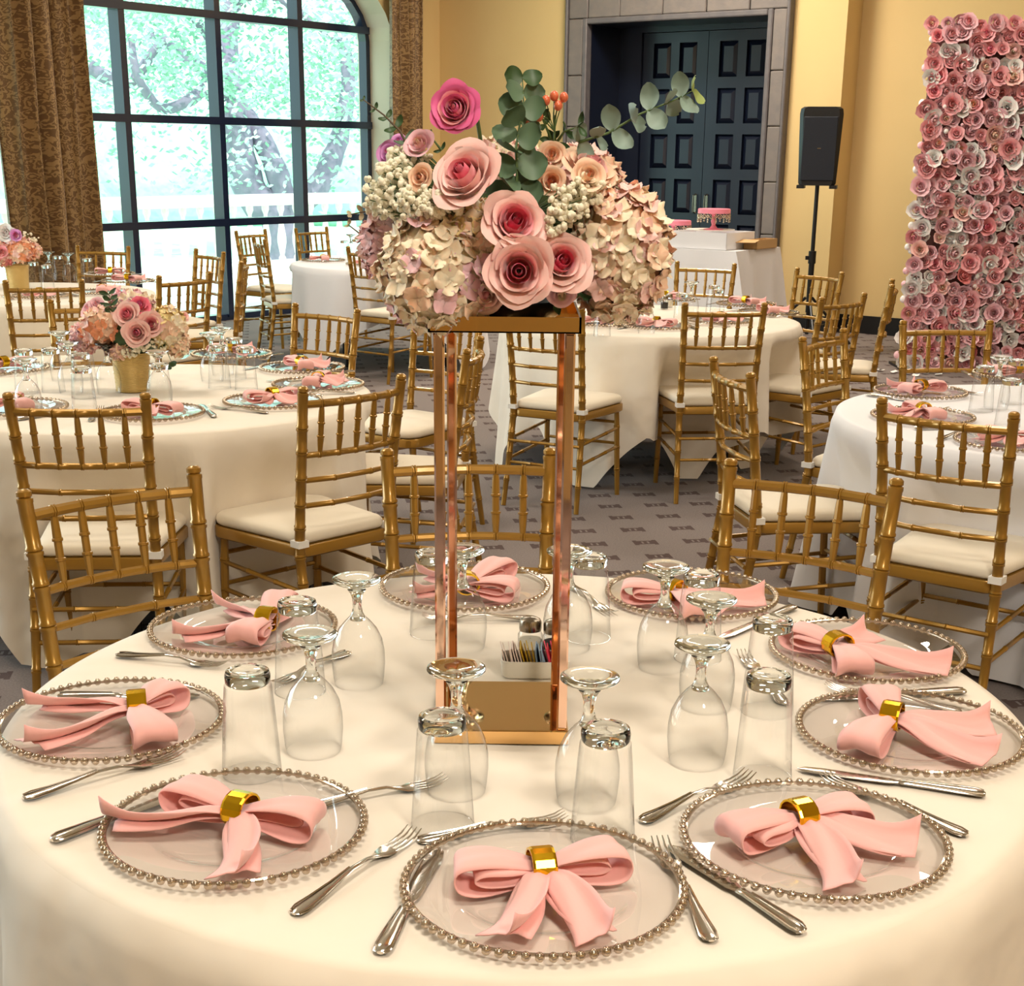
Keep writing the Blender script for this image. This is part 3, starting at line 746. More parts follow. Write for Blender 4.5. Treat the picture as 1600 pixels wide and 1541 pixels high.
def ribbon(mb, pts, ws, cs=9, curl=0., ecurl=0., z0=0., twist=0., under=False):
    pts = [Vector(q) for q in pts]
    # resample smooth
    q = []; w = []
    n = len(pts)
    for i in range(n - 1):
        a = pts[max(i - 1, 0)]; b = pts[i]; c = pts[i + 1]; d = pts[min(i + 2, n - 1)]
        wa, wb, wc, wd = ws[max(i - 1, 0)], ws[i], ws[i + 1], ws[min(i + 2, n - 1)]
        for k in range(4):
            t = k / 4; g = lambda A, B, C_, D: .5 * ((2 * B) + (-A + C_) * t + (2 * A - 5 * B + 4 * C_ - D) * t * t + (-A + 3 * B - 3 * C_ + D) * t ** 3)
            q.append(g(a, b, c, d)); w.append(g(wa, wb, wc, wd))
    q.append(pts[-1]); w.append(ws[-1]); N_ = len(q)
    d0 = Vector((pts[-1].x - pts[0].x, pts[-1].y - pts[0].y, 0))
    vs = []
    far = max(pts, key=lambda p_: p_.xy.length); base = Vector((far.x, far.y, 0)).normalized()
    for i in range(N_):
        s_ = i / (N_ - 1); tg = (q[min(i + 1, N_ - 1)] - q[max(i - 1, 0)])
        th = Vector((tg.x, tg.y, 0))
        dirh = base
        side = Vector((-dirh.y, dirh.x, 0))
        tn = tg.normalized(); nrm = side.cross(tn) if False else tn.cross(side); 
        tw = twist * s_
        for k in range(cs):
            u = -1 + 2 * k / (cs - 1); h = curl * (u * u) * w[i] + ecurl * max(0, u - .2) ** 2 * w[i] * s_ * 1.6
            h += .0016 * sin(5 * u + 7 * s_)
            off = side * (u * w[i] / 2 * (1 - .35 * abs(ecurl) * max(0, u) * s_))
            if tw: off = side * (u * w[i] / 2 * cos(tw)) + Vector((0, 0, 1)) * (u * w[i] / 2 * sin(tw))
            vs.append(q[i] + off + Vector((0, 0, h)))
    fs = [(i * cs + k, i * cs + k + 1, (i + 1) * cs + k + 1, (i + 1) * cs + k) for i in range(N_ - 1) for k in range(cs - 1)]
    mb.add(vs, fs)
def napkin_mesh(loops, tails, seed=0):
    rg = random.Random(seed); m = MB()
    for (dx, dy) in loops:
        L = sqrt(dx * dx + dy * dy); ux, uy = dx / L, dy / L; j = rg.uniform(-.006, .006)
        P = lambda s_, z, o=0: (ux * L * s_ - uy * o, uy * L * s_ + ux * o, z)
        ribbon(m, [P(0, .016), P(.3, .010), P(.68, .008, j), P(.92, .012, j), P(1.0, .026, j), P(.93, .040, j), P(.62, .042), P(.28, .036), P(0, .028)],
               [.022, .036, .056, .062, .062, .060, .052, .036, .022], 11, curl=-.10)
        j2 = rg.uniform(-.008, .008) + .006
        ribbon(m, [P(0, .020), P(.35, .017, j2), P(.66, .017, j2), P(.78, .024, j2), P(.66, .032, j2), P(.35, .031, j2), P(0, .027)],
               [.018, .030, .040, .042, .040, .030, .018], 9, curl=-.12)
    for k, (dx, dy) in enumerate(tails):
        L = sqrt(dx * dx + dy * dy); ux, uy = dx / L, dy / L; b = rg.choice((-1, 1)) * rg.uniform(.004, .010)
        P = lambda s_, z, o=0: (ux * L * s_ - uy * o, uy * L * s_ + ux * o, z)
        tw = rg.choice((-1, 1)) * .35
        ribbon(m, [P(0, .026), P(.22, .030, b * .5), P(.5, .021, b), P(.78, .013, b * .4), P(1, .015, -b)], [.020, .034, .044, .046, .052], 11, curl=-.16, ecurl=.75)
        ribbon(m, [P(0, .020), P(.25, .020, -b * .3), P(.55, .013, b * .6), P(.9, .010, b)], [.018, .034, .044, .040], 9, curl=-.06)
    me = m.mesh('napkin', PINK, True, 180)
    return me
def napkin(loc, loops, tails, label, seed, axis=None, rlabel=None, ring=True):
    z0 = .0065
    o = obj('napkin', napkin_mesh(loops, tails, seed)); o.location = (loc[0], loc[1], loc[2] + z0)
    md = o.modifiers.new('thickness', 'SOLIDIFY'); md.thickness = .0016; md.offset = 0
    tag(o, label, 'napkin', 'pink napkins')
    if ring:
        a = axis if axis is not None else atan2(loops[0][1], loops[0][0])
        r = obj('napkin_ring', ring_me); r.location = (loc[0], loc[1], loc[2] + z0 + .0275); r.rotation_euler = (0, pi / 2, a); r.rotation_euler = Matrix.Rotation(a, 3, 'Z').to_euler()
        tag(r, rlabel, 'napkin ring', 'gold napkin rings')
    return o
def ring_mesh():
    m = MB(); n = 16; hw = .0115; vs = []; fs = []
    hw = .014; prof = [(-hw, .0215), (-hw, .0245), (-hw + .003, .0255), (hw - .003, .0255), (hw, .0245), (hw, .0215)]
    for k in range(n):
        a = 2 * pi * k / n
        for x, r in prof: vs.append((x, r * cos(a) * 1.0, r * sin(a) * .86))
    q = len(prof)
    for k in range(n):
        for j in range(q): fs.append((k * q + j, k * q + (j + 1) % q, ((k + 1) % n) * q + (j + 1) % q, ((k + 1) % n) * q + j))
    m.add(vs, fs); return m.mesh('napkin_ring', RINGM, False)
ring_me = ring_mesh()

SET = [  # charger centre (x, y), ring px, loops px, tails px, where
    ((.040, 1.489), (846, 1357), [(710, 1368), (970, 1346)], [(787, 1464), (942, 1464)], 'at the front centre of the nearest table', 'front centre'),
    ((-.344, 1.637), (376, 1268), [(500, 1288), (280, 1243)], [(162, 1275), (366, 1367)], 'at the front left of the nearest table', 'front left'),
    ((-.591, 1.984), (214, 1104), [(238, 1162), (268, 1086)], [(52, 1097), (36, 1162)], 'furthest left on the nearest table', 'far left'),
    ((-.476, 2.426), (417, 970), [(380, 1002), (440, 940)], [(352, 944), (270, 992)], 'at the back left of the nearest table', 'back left'),
    ((-.093, 2.692), (729, 914), [(808, 926), (786, 888)], [(642, 926), (665, 895)], 'on the far side, behind the stand poles', 'far side'),
    ((.345, 2.658), (1053, 925), [(972, 928), (1088, 962)], [(1196, 938), (1130, 955)], 'at back right, behind the crowded glasses', 'back right'),
    ((.608, 2.337), (1309, 1010), [(1235, 995), (1337, 1052)], [(1484, 1045), (1358, 990)], 'at right of the nearest table, farther one', 'upper right'),
    ((.588, 1.973), (1393, 1122), [(1370, 1092), (1338, 1174)], [(1552, 1136), (1548, 1186)], 'furthest right on the nearest table', 'furthest right'),
    ((.377, 1.619), (1249, 1278), [(1140, 1315), (1343, 1274)], [(1433, 1322), (1330, 1383)], 'at the front right of the nearest table', 'front right')]
for i, (c, rp, lo, ta, wh, sh) in enumerate(SET):
    loc = (c[0], c[1], TZ)
    place(charger0, loc, i * .4, 'clear glass charger plate with beaded rim, ' + wh)
    z = TZ + .03; R0 = up(*rp, z)
    f = lambda q: ((up(*q, TZ + .02) - R0).x, (up(*q, TZ + .02) - R0).y)
    L_, T_ = [f(q) for q in lo], [f(q) for q in ta]
    ax = Vector(L_[1]) - Vector(L_[0]); 
    if abs(ax.length) < .03: ax = Vector(L_[0])
    if i in (2, 3, 7): ax = Vector(T_[0]) + Vector(T_[1])
    o = napkin((R0.x, R0.y, TZ), L_, T_, 'pink cloth napkin tied in a bow, ' + wh, i, atan2(ax.y, ax.x), 'gold faceted napkin ring on the napkin ' + wh)

# glasses, all standing upside down
def make_tumbler():
    t = thing('tumbler', 'x', 'glass', group='upturned tumblers')
    p = MB(); H = .150
    p.lathe([(.0405, 0), (.0402, .004), (.0375, .045), (.0355, .075), (.0335, .105), (.0315, .130)], 60)
    p.lathe([(.0405, 0), (.0398, -.0002), (.0385, 0)], 28)
    for v in p.v:
        a_ = atan2(v.y, v.x); k_ = 1 + .016 * cos(12 * a_) * sin(pi * min(1, max(0, v.z / .135))) ** .5; v.x *= k_; v.y *= k_
    p.build('tumbler_wall', GLASS, t)
    p = MB(); p.lathe([(.0003, .1315), (.022, .1305), (.0285, .1315), (.0303, .1345), (.0308, .143), (.0292, .149), (.0262, .1505), (.0225, .1475), (.012, .1455), (.0003, .145)], 28)
    p.build('tumbler_base', GLASSB, t, label='thick clear glass base'); return t
def make_goblet():
    t = thing('goblet', 'x', 'glass', group='upturned stemmed goblets')
    p = MB(); p.lathe([(.0385, 0), (.0405, .012), (.0425, .035), (.0420, .055), (.0385, .075), (.0300, .093), (.0200, .105), (.0120, .113), (.0090, .119)], 28)
    p.build('bowl', GLASS, t)
    p = MB(); p.lathe([(.0003, .106), (.0120, .1075), (.0118, .112), (.0085, .120), (.0070, .130), (.0076, .142), (.0105, .151), (.0150, .1575), (.0003, .1578)], 20)
    p.build('stem', GLASSB, t)
    p = MB(); p.lathe([(.0003, .1582), (.013, .1582), (.028, .166), (.0360, .1695), (.0388, .1725), (.0382, .1755), (.0350, .1770), (.020, .1745), (.0003, .172)], 28); p.build('foot', GLASSB, t); return t
tum0, gob0 = make_tumbler(), make_goblet()
HT, HG = .150, .177
TUM = [((691, 1117), 'upturned clear tumbler nearest to us, left one of the front pair'), ((947, 1136), 'upturned clear tumbler nearest to us, right one of the front pair'),
       ((386, 1047), 'upturned clear tumbler behind the front left plate'), ((464, 938), 'upturned clear tumbler in front of the back left plate'),
       ((675, 862), 'upturned clear tumbler at the far side, left of the stand poles'), ((922, 868), 'upturned clear tumbler at the far side, right of the stand'),
       ((1097, 896), 'upturned clear tumbler in front of the back right plate'), ((1208, 966), 'upturned clear tumbler left of the upper right plate'),
       ((1202, 1053), 'upturned clear tumbler left of the furthest right plate')]
for px, lb in TUM: q = up(*px, TZ + HT); place(tum0, (q.x, q.y, TZ), random.random() * 3, lb)
GOB = [((713, 1041), 'upturned stemmed goblet at the left front corner of the stand base'), ((922, 1055), 'upturned stemmed goblet at the right front corner of the stand base'),
       ((484, 988), 'upturned goblet beside the tumbler behind the front left plate'), ((557, 902), 'upturned stemmed goblet standing alone left behind, toward the far chairs'),
       ((722, 856), 'upturned stemmed goblet at the far side behind the left poles'), ((890, 858), 'upturned stemmed goblet at the far side behind the right pole'),
       ((1041, 883), 'upturned stemmed goblet in front of the napkin of the back right plate'), ((1112, 933), 'upturned stemmed goblet in the middle of the crowded right-hand glasses'),
       ((1098, 1003), 'upturned stemmed goblet at right, nearest of the right-hand stemmed ones')]
for px, lb in GOB: q = up(*px, TZ + HG); place(gob0, (q.x, q.y, TZ), random.random() * 3, lb)

# cutlery
def loft(stations, L, M=None):
    m = MB(); vs = []; fs = []; n = 8
    for x, hw, z, th in stations:
        for k in range(n):
            a = 2 * pi * k / n; vs.append((x * L, hw * cos(a), z + th * sin(a)))
    for i in range(len(stations) - 1):
        for k in range(n): fs.append((i * n + k, i * n + (k + 1) % n, (i + 1) * n + (k + 1) % n, (i + 1) * n + k))
    fs.append(tuple(reversed(range(n)))); fs.append(tuple(range(len(vs) - n, len(vs))))
    m.add(vs, fs); return m
def make_fork():
    t = thing('fork', 'x', 'fork', group='silver forks'); L = .205
    m = loft([(0, .003, .003, .0014), (.015, .0085, .003, .002), (.06, .0105, .003, .0024), (.16, .0085, .004, .0022), (.30, .0055, .007, .0018), (.45, .0036, .011, .0018), (.58, .0032, .010, .0018), (.66, .0055, .006, .0015), (.71, .0110, .004, .0012), (.76, .0128, .004, .0010), (.78, .0125, .0042, .0009)], L)
    for s_ in (-1, 1): m.tube([(.01 * L, s_ * .006, .0052), (.06 * L, s_ * .0088, .0056), (.16 * L, s_ * .0072, .0062), (.3 * L, s_ * .0045, .0088), (.45 * L, s_ * .0028, .0126)], .0011, 5)
    m.build('handle', SILV, t)
    for k in range(4):
        y = -.0105 + .007 * k; p = MB()
        p.tube([(.765 * L, y, .004), (.86 * L, y * .98, .0035), (.94 * L, y * .95, .006), (L, y * .93, .0115)], [.0019, .0017, .0015, .0007], 6, flat=.6); p.build('tine', SILV, t)
    return t
def make_knife():
    t = thing('knife', 'x', 'knife', group='silver knives'); L = .243
    m = loft([(0, .004, .004, .002), (.012, .0085, .004, .0034), (.05, .0105, .0045, .004), (.15, .0095, .0045, .004), (.30, .0075, .0045, .004), (.40, .0065, .0045, .0036), (.44, .0075, .0045, .003), (.455, .004, .0045, .002)], L)
    for s_ in (-1, 1): m.tube([(.01 * L, s_ * .0055, .0068), (.05 * L, s_ * .0082, .0075), (.15 * L, s_ * .0075, .0077), (.38 * L, s_ * .005, .0074)], .0010, 5)
    m.build('handle', SILV, t)
    p = loft([(.45, .0055, .004, .0012), (.50, .0095, .004, .0011), (.7, .0105, .004, .0009), (.88, .0110, .004, .0008), (.96, .0085, .004, .0007), (1.0, .0015, .004, .0004)], L)
    p.build('blade', SILV, t); return t
fork0, knife0 = make_fork(), make_knife()
CUT = [('f', (459, 1428), (648, 1301), 'silver fork lying left of the front centre plate, tines up and right'),
       ('k', (594, 1490), (686, 1325), 'silver knife tucked under left rim of the front centre plate'),
       ('f', (652, 1314), (884, 1278), 'silver fork lying along the back rim of the front centre plate'),
       ('f', (1112, 1470), (1027, 1310), 'silver fork under the right rim of the front centre plate'),
       ('k', (1255, 1457), (1045, 1321), 'silver knife between the front centre and front right plates'),
       ('f', (1002, 1283), (1172, 1212), 'silver fork left of the front right plate by the tumbler'),
       ('k', (1540, 1242), (1246, 1201), 'silver knife between the front right and furthest right plates'),
       ('f', (1511, 1305), (1285, 1214), 'silver fork under the back rim of the front right plate'),
       ('k', (1509, 1080), (1276, 1092), 'silver knife lying between the two right-hand plates'),
       ('f', (1503, 1112), (1290, 1073), 'silver fork seen through the furthest right plate'),
       ('k', (1242, 948), (1124, 998), 'silver knife lying right of the back right plate'),
       ('f', (1226, 1100), (1148, 1007), 'silver fork passing behind the right-hand tumblers'),
       ('f', (880, 908), (996, 988), 'silver fork between the far side and back right plates'),
       ('f', (835, 966), (712, 966), 'silver fork in front of the far side plate, behind the shakers'),
       ('f', (182, 1022), (325, 1038), 'silver fork between the back left and far left plates'),
       ('f', (36, 1247), (287, 1177), 'silver fork in front of the far left plate'),
       ('k', (81, 1314), (330, 1222), 'silver knife half under the front left plate'),
       ('f', (470, 1264), (630, 1233), 'silver fork poking out right of the front left plate'),
       ('k', (90, 1088), (290, 1087), 'silver knife seen through the far left plate'),
       ('f', (545, 1018), (424, 1072), 'silver fork behind the left goblet and tumbler'),
       ('k', (385, 1240), (372, 1130), 'silver knife standing out behind the front left tumbler')]
for k, a, b, lb in CUT:
    if lb.startswith('silver knife standing'): continue
    A, B = up(*a, TZ + .004), up(*b, TZ + .004); d = B - A; L = d.length
    nat = .205 if k == 'f' else .243
    s_ = min(max(L / nat, .9), 1.16) if L > .17 else 1.0
    place(fork0 if k == 'f' else knife0, (A.x, A.y, TZ + .0005), atan2(d.y, d.x), lb, None, (s_, 1.05, 1.05))

# ------------------------------------------------------------------ the tall stand and its base
SX, SY0, SY1 = (-.111, .083), 1.925, 2.128
CXs, CYs = (SX[0] + SX[1]) / 2, (SY0 + SY1) / 2
st = thing('flower_stand', 'tall rose gold stand with four slim poles and mirrored base', 'stand', (CXs, CYs, TZ))
hx, hy = (SX[1] - SX[0]) / 2, (SY1 - SY0) / 2
BH = .022
p = MB(); p.bevbox((-hx, -hy, .0005), (hx, hy, BH), .002); p.build('base', MIRG, st, ang=30, label='low mirrored gold base box')
TOPZ = 1.325 - TZ
for sx in (-1, 1):
    for sy in (-1, 1):
        x, y = sx * (hx - .010) - (.004 if sy > 0 and sx > 0 else 0) + (.009 if sy > 0 and sx < 0 else 0), sy * (hy - .011); p = MB()
        p.bevbox((x - .0072, y - .0072, BH), (x + .0072, y + .0072, TOPZ), .0025); p.build('pole', ROSEG, st, ang=40)
p = MB(); a, b = hx + .004, hy + .004
p.box((-a, -b, TOPZ), (a, b, TOPZ + .002)); 
for q in ((-a, -b, a, -b + .003), (-a, b - .003, a, b), (-a, -b, -a + .003, b), (a - .003, -b, a, b)): p.box((q[0], q[1], TOPZ), (q[2], q[3], TOPZ + .021))
p.build('tray', MIRG, st, smooth=False)
bowl = MB(); bowl.lathe([(.001, 0), (.055, 0), (.075, .012), (.082, .03), (.080, .032), (.07, .016), (.001, .01)], 32)
o = bowl.build('flower_bowl', BLACK, M=Matrix.Translation((CXs, CYs, TZ + TOPZ + .003))); tag(o, 'shallow black bowl on the tray under the tall bouquet', 'bowl')

# shakers and sweetener caddy behind the base
def shaker(px, fill, lb):
    q = up(*px, TZ); t = thing('shaker', lb, 'shaker', (q.x, q.y, TZ))
    p = MB(); p.lathe([(.001, .0), (.019, 0), (.021, .004), (.021, .045), (.017, .052), (.016, .056)], 12); p.build('jar', GLASS, t, ang=30)
    p = MB(); p.lathe([(.001, .004), (.0195, .004), (.0195, .036), (.001, .037)], 12); p.build('contents', fill, t, ang=30)
    p = MB(); p.lathe([(.0185, .052), (.0190, .056), (.0190, .066), (.017, .071), (.010, .0745), (.001, .075)], 20); p.build('cap', CAPM, t)
shaker((828, 1030), SALT, 'glass salt shaker with silver cap left of the pepper')
shaker((866, 1034), PEPR, 'glass pepper shaker with silver cap behind the right pole')
q = up(836, 1064, TZ); cad = thing('sweetener_caddy', 'small white rectangular dish of sweetener packets behind the stand base', 'caddy', (q.x, q.y + .035, TZ))
p = MB(); hw, hd = .056, .032
def rr(w, d, z, r=.012, n=5):
    out = []
    for k, (sx, sy) in enumerate(((1, 1), (-1, 1), (-1, -1), (1, -1))):
        for i in range(n): an = pi / 2 * (k + i / (n - 1)); out.append((sx * (w - r) + r * cos(an), sy * (d - r) + r * sin(an), z))
    return out
lay = [rr(hw - .006, hd - .006, 0), rr(hw - .002, hd - .002, .004), rr(hw, hd, .030), rr(hw - .003, hd - .003, .030), rr(hw - .005, hd - .005, .006), rr(.001, .001, .005, .0005)]
vs = [v for l_ in lay for v in l_]; n = 20
p.add(vs, [(k * n + i, k * n + (i + 1) % n, (k + 1) * n + (i + 1) % n, (k + 1) * n + i) for k in range(5) for i in range(n)] + [tuple(reversed(range(n)))])
p.build('dish', WHITEP, cad, ang=50)
pk = [((236, 216, 204), 'white'), ((214, 172, 40), 'yellow'), ((150, 176, 200), 'blue'), ((226, 60, 84), 'red')]
for i in range(20):
    c_, nm = pk[0] if i < 7 else pk[1] if i < 11 else pk[2] if i < 15 else pk[3]
    mt = mat('packet_' + nm, c_, .6)
    p = MB(); x = -.046 + i * .0048; a = .22 + random.uniform(-.08, .08); h = .042 + random.uniform(-.003, .003); w = .021
    p.box((-.0009, -w, 0), (.0009, w, h), 0, Matrix.Rotation(-a, 4, 'Y') @ Matrix.Rotation(random.uniform(-.1, .1), 4, 'Z'))
    o = p.build('sweetener_packet', mt, smooth=False, M=Matrix.Translation((q.x + x, q.y + .035, TZ + .007)))
    tag(o, nm + ' paper sweetener packet upright in the small dish', 'packet', nm + ' sweetener packets in the dish')

# ------------------------------------------------------------------ flowers
def frame(d):
    d = Vector(d).normalized(); a = Vector((0, 0, 1)) if abs(d.z) < .95 else Vector((0, 1, 0))
    x = a.cross(d).normalized(); y = d.cross(x)
    return Matrix(((x.x, y.x, d.x, 0), (x.y, y.y, d.y, 0), (x.z, y.z, d.z, 0), (0, 0, 0, 1)))
def petal_fn(R, H, hw, ang, f, rg):
    close = (1 - f) ** 1.5 * .55; curl = .10 + .42 * f * rg.uniform(.7, 1.3); ph = rg.random() * 6; tip = rg.uniform(.04, .16) * f; wav = .05 * f; b0 = .30 + .12 * (1 - f)
    def fn(u, v):
        u = 2 * u - 1
        vv = v * (1 - .14 * abs(u) ** 2.5)
        a = ang + u * hw * (.5 + .5 * min(1, v * 1.3))
        r = R * (b0 + (1 - b0) * sin(min(1, vv * .97 + .03) * pi / 2) ** .75) * (1 - close * vv ** 3)
        e = max(0, vv - .70) / .30
        r += R * curl * .55 * e ** 1.5 + R * tip * e * (1 - abs(u)) ** 1.5
        z = H * (vv - curl * .34 * e ** 2) + wav * R * sin(u * 4 + ph) * v + .05 * R * f * abs(u) ** 2 * e
        return (r * cos(a), r * sin(a), z)
    return fn
def rose_petals(R, seed, layers=5, lod=1):
    """list of (layer 0..1, MB) petals for a rose of radius R, axis +z"""
    rg = random.Random(seed); out = []; ga = rg.random() * 6
    cnt = [2, 3, 3, 4, 5, 5, 6][:layers]; cnt[0] = 3
    for li in range(layers):
        f = li / max(1, layers - 1)
        rad = R * (.15 + .70 * f ** 1.05); H = R * (1.22 - .42 * f ** 1.3)
        for k in range(cnt[li]):
            m = MB(); a = ga + 2 * pi * k / cnt[li] + li * 1.0 + rg.uniform(-.15, .15)
            fn = petal_fn(rad * rg.uniform(.94, 1.06), H * rg.uniform(.94, 1.04), (1.35 if li < 3 else 5.2 / cnt[li] * .9), a, f, rg)
            nu, nv = (11, 10) if lod == 1 else (5, 5)
            m.grid(fn, nu, nv); out.append((f, m))
    m = MB()
    def core(u, v):
        a = u * 5 * pi; r = R * (.02 + .11 * u); return (r * cos(a), r * sin(a), R * (.6 + .62 * v - .10 * u))
    m.grid(core, 40 if lod == 1 else 14, 3); out.append((0., m))
    return out
def rose_part(parent, name, pos, d, R, cols, seed, label=None, split=True, layers=5, lod=1):
    """cols: materials from core outwards"""
    M = Matrix.Translation(pos) @ frame(d) @ Matrix.Translation((0, 0, -R * .8))
    ps = rose_petals(R, seed, layers, lod)
    if split:
        base = MB(); base.lathe([(.001, -.12 * R), (.25 * R, -.05 * R), (.30 * R, .15 * R), (.12 * R, .35 * R)], 10)
        h = base.build(name, STEM if False else PET['light'], parent, label=label, M=M)
        for f, m in ps: m.build('petal', PET[cols[min(len(cols) - 1, int(f * len(cols)))]], h, ang=180)
        return h
    m = MB(); mats = []
    for f, q in ps:
        c = cols[min(len(cols) - 1, int(f * len(cols)))]
        if c not in mats: mats.append(c)
        m.add(q.v, q.f, mats.index(c))
    return m.build(name, [PET[c] for c in mats], parent, ang=180, label=label, M=M)
def floret_mesh(mt, seed, sz):
    rg = random.Random(seed); m = MB()
    for k in range(4):
        a = k * pi / 2 + rg.uniform(-.2, .2); tl = rg.uniform(.1, .6); w = sz * rg.uniform(.56, .70)
        def fn(u, v):
            uu = 2 * u - 1; r = sz * v; wd = w * sin(pi * min(.955, v * .88 + .075)) ** .6 * uu
            z = sz * (tl * v * v - .22 * uu * uu * v + .06 * sin(uu * 4 + v * 5 + k))
            return (r * cos(a) - wd * sin(a), r * sin(a) + wd * cos(a), z)
        m.grid(fn, 6, 6)
    return m.mesh('floret', mt, True, 180)
FLOR = {}
def hydrangea(parent, pos, R, cols, n, seed, sc=(1, 1, 1), sz=.017, label=None, lod=False):
    rg = random.Random(seed)
    h = MB(); h.ball((0, 0, 0), R * .88, 18, 12, 0, sc); o = h.build('hydrangea', PET[cols[0]], parent, label=label, M=Matrix.Translation(pos))
    if lod:
        m = MB(); mats = cols
        for k in range(n):
            z = 1 - 2 * (k + .5) / n; a = k * 2.399963; r = sqrt(1 - z * z); d = Vector((r * cos(a), r * sin(a), z))
            ci = rg.randrange(len(cols)); key = (cols[ci], rg.randrange(3), sz)
            if key not in FLOR: FLOR[key] = floret_mesh(PET[cols[ci]], key[1], sz)
            me = FLOR[key]; M = Matrix.Translation(Vector((d.x * sc[0], d.y * sc[1], d.z * sc[2])) * R * rg.uniform(.86, 1.0)) @ frame(d) @ Matrix.Rotation(rg.random() * 6, 4, 'Z')
            m.add([v.co for v in me.vertices], [tuple(p_.vertices) for p_ in me.polygons], ci, M)
        m.build('florets', [PET[c] for c in cols], o, ang=180, kind='stuff'); return o
    for k in range(n):
        z = 1 - 2 * (k + .5) / n; a = k * 2.399963; r = sqrt(1 - z * z); d = Vector((r * cos(a), r * sin(a), z))
        d = (d + Vector((rg.uniform(-.15, .15), rg.uniform(-.15, .15), rg.uniform(-.15, .15)))).normalized()
        if d.y > .85: continue
        c = rg.choice(cols); key = (c, rg.randrange(4), sz)
        if key not in FLOR: FLOR[key] = floret_mesh(PET[c], key[1], sz)
        M = Matrix.Translation(Vector((d.x * sc[0], d.y * sc[1], d.z * sc[2])) * R * rg.uniform(.84, 1.02)) @ frame(d + Vector((0, 0, .1))) @ Matrix.Rotation(rg.random() * 6, 4, 'Z') @ Matrix.Scale(rg.uniform(.85, 1.2), 4)
        obj('floret', FLOR[key], o, M=M)
    return o
def breath(parent, pos, R, n, seed, br=.0042, sc=(1, 1, 1), root=None, name='gypsophila'):
    rg = random.Random(seed); m = MB(); pos = Vector(pos); root = Vector(root) if root else pos + Vector((0, .03, -R * .6))
    for _ in range(n):
        d = Vector((rg.gauss(0, 1), rg.gauss(0, 1), rg.gauss(0, 1))).normalized() * R * rg.uniform(.35, 1) ** .6
        q = pos + Vector((d.x * sc[0], d.y * sc[1], d.z * sc[2])); r = br * rg.uniform(.6, 1.25)
        m.ball(q, r, 6, 4, 0)
        for j in range(3):
            e = Vector((rg.uniform(-1, 1), rg.uniform(-1, 1), rg.uniform(-1, 1))).normalized() * r * .7; m.ball(q + e, r * .62, 5, 4, 0)
        if rg.random() < .6: m.tube([q, q.lerp(root, .35) + Vector((0, 0, rg.uniform(-.004, .004))), q.lerp(root, .8)], .0007, 3, 1)
    return m.build(name, [BREATH, STEM], parent, ang=180, kind='stuff', label='small cream baby\'s breath blossoms')
def leaf_mesh(L, Wd, mt, cup=.15, rnd=True):
    m = MB()
    def fn(u, v):
        uu = 2 * u - 1; s_ = sin(pi * min(1, v * .97 + .015)) ** (.55 if rnd else .9)
        return (uu * Wd / 2 * s_, L * v, cup * L * (uu * uu * .5) - cup * .6 * L * sin(pi * v) + .02 * L * sin(8 * v))
    m.grid(fn, 7, 9); return m.mesh('leaf', mt, True, 180)
def sprig(parent, pts, sizes, mts, seed, stem=STEM, name='eucalyptus_stem', asp=1.05, tilt=.5, label=None, n=None, rnd=True):
    rg = random.Random(seed); pts = [Vector(q) for q in pts]
    m = MB(); m.tube(pts, [.0022 - .0014 * i / (len(pts) - 1) for i in range(len(pts))], 6); o = m.build(name, stem, parent, label=label)
    n = n or len(sizes)
    for i in range(n):
        t = i / (n - 1) * (len(pts) - 1); k = min(int(t), len(pts) - 2); q = pts[k].lerp(pts[k + 1], t - k); d = (pts[k + 1] - pts[k]).normalized()
        sz = sizes[min(i * len(sizes) // n, len(sizes) - 1)]; mt = mts[min(i * len(mts) // n, len(mts) - 1)]
        key = ('leaf', round(sz, 4), mt.name, asp)
        if key not in FLOR: FLOR[key] = leaf_mesh(sz, sz * asp, mt, rnd=rnd)
        s0 = d.cross(Vector((0, -1, 0))).normalized(); s1 = d.cross(s0).normalized(); b = (i % 2) * pi / 2 * .55 + rg.uniform(-.3, .3)
        for sg in (-1, 1):
            out = (s0 * cos(b) + s1 * sin(b)) * sg + d * tilt + Vector((0, -.25, 0)); out.normalize()
            nz = (Vector((0, -.8, .35)) + Vector((rg.uniform(-.4, .4), 0, rg.uniform(-.3, .5)))); nz = (nz - out * nz.dot(out)).normalized(); xx = out.cross(nz)
            M = Matrix(((xx.x, out.x, nz.x, q.x), (xx.y, out.y, nz.y, q.y), (xx.z, out.z, nz.z, q.z), (0, 0, 0, 1)))
            obj('leaf', FLOR[key], o, M=M)
    return o
def Q(u, v, Y): return atY(u, v, Y)
PXM = 1.86 / 2253 * 1.0
bq = thing('tall_bouquet', 'large bouquet of pink roses, cream hydrangeas and eucalyptus on the tall stand', 'bouquet', (0, 0, 0))
BC = Vector((-.012, 2.03, 1.455))
def outd(p, k=.5): d = (p - BC).normalized(); return (d + Vector((0, -1, .25)) * k)
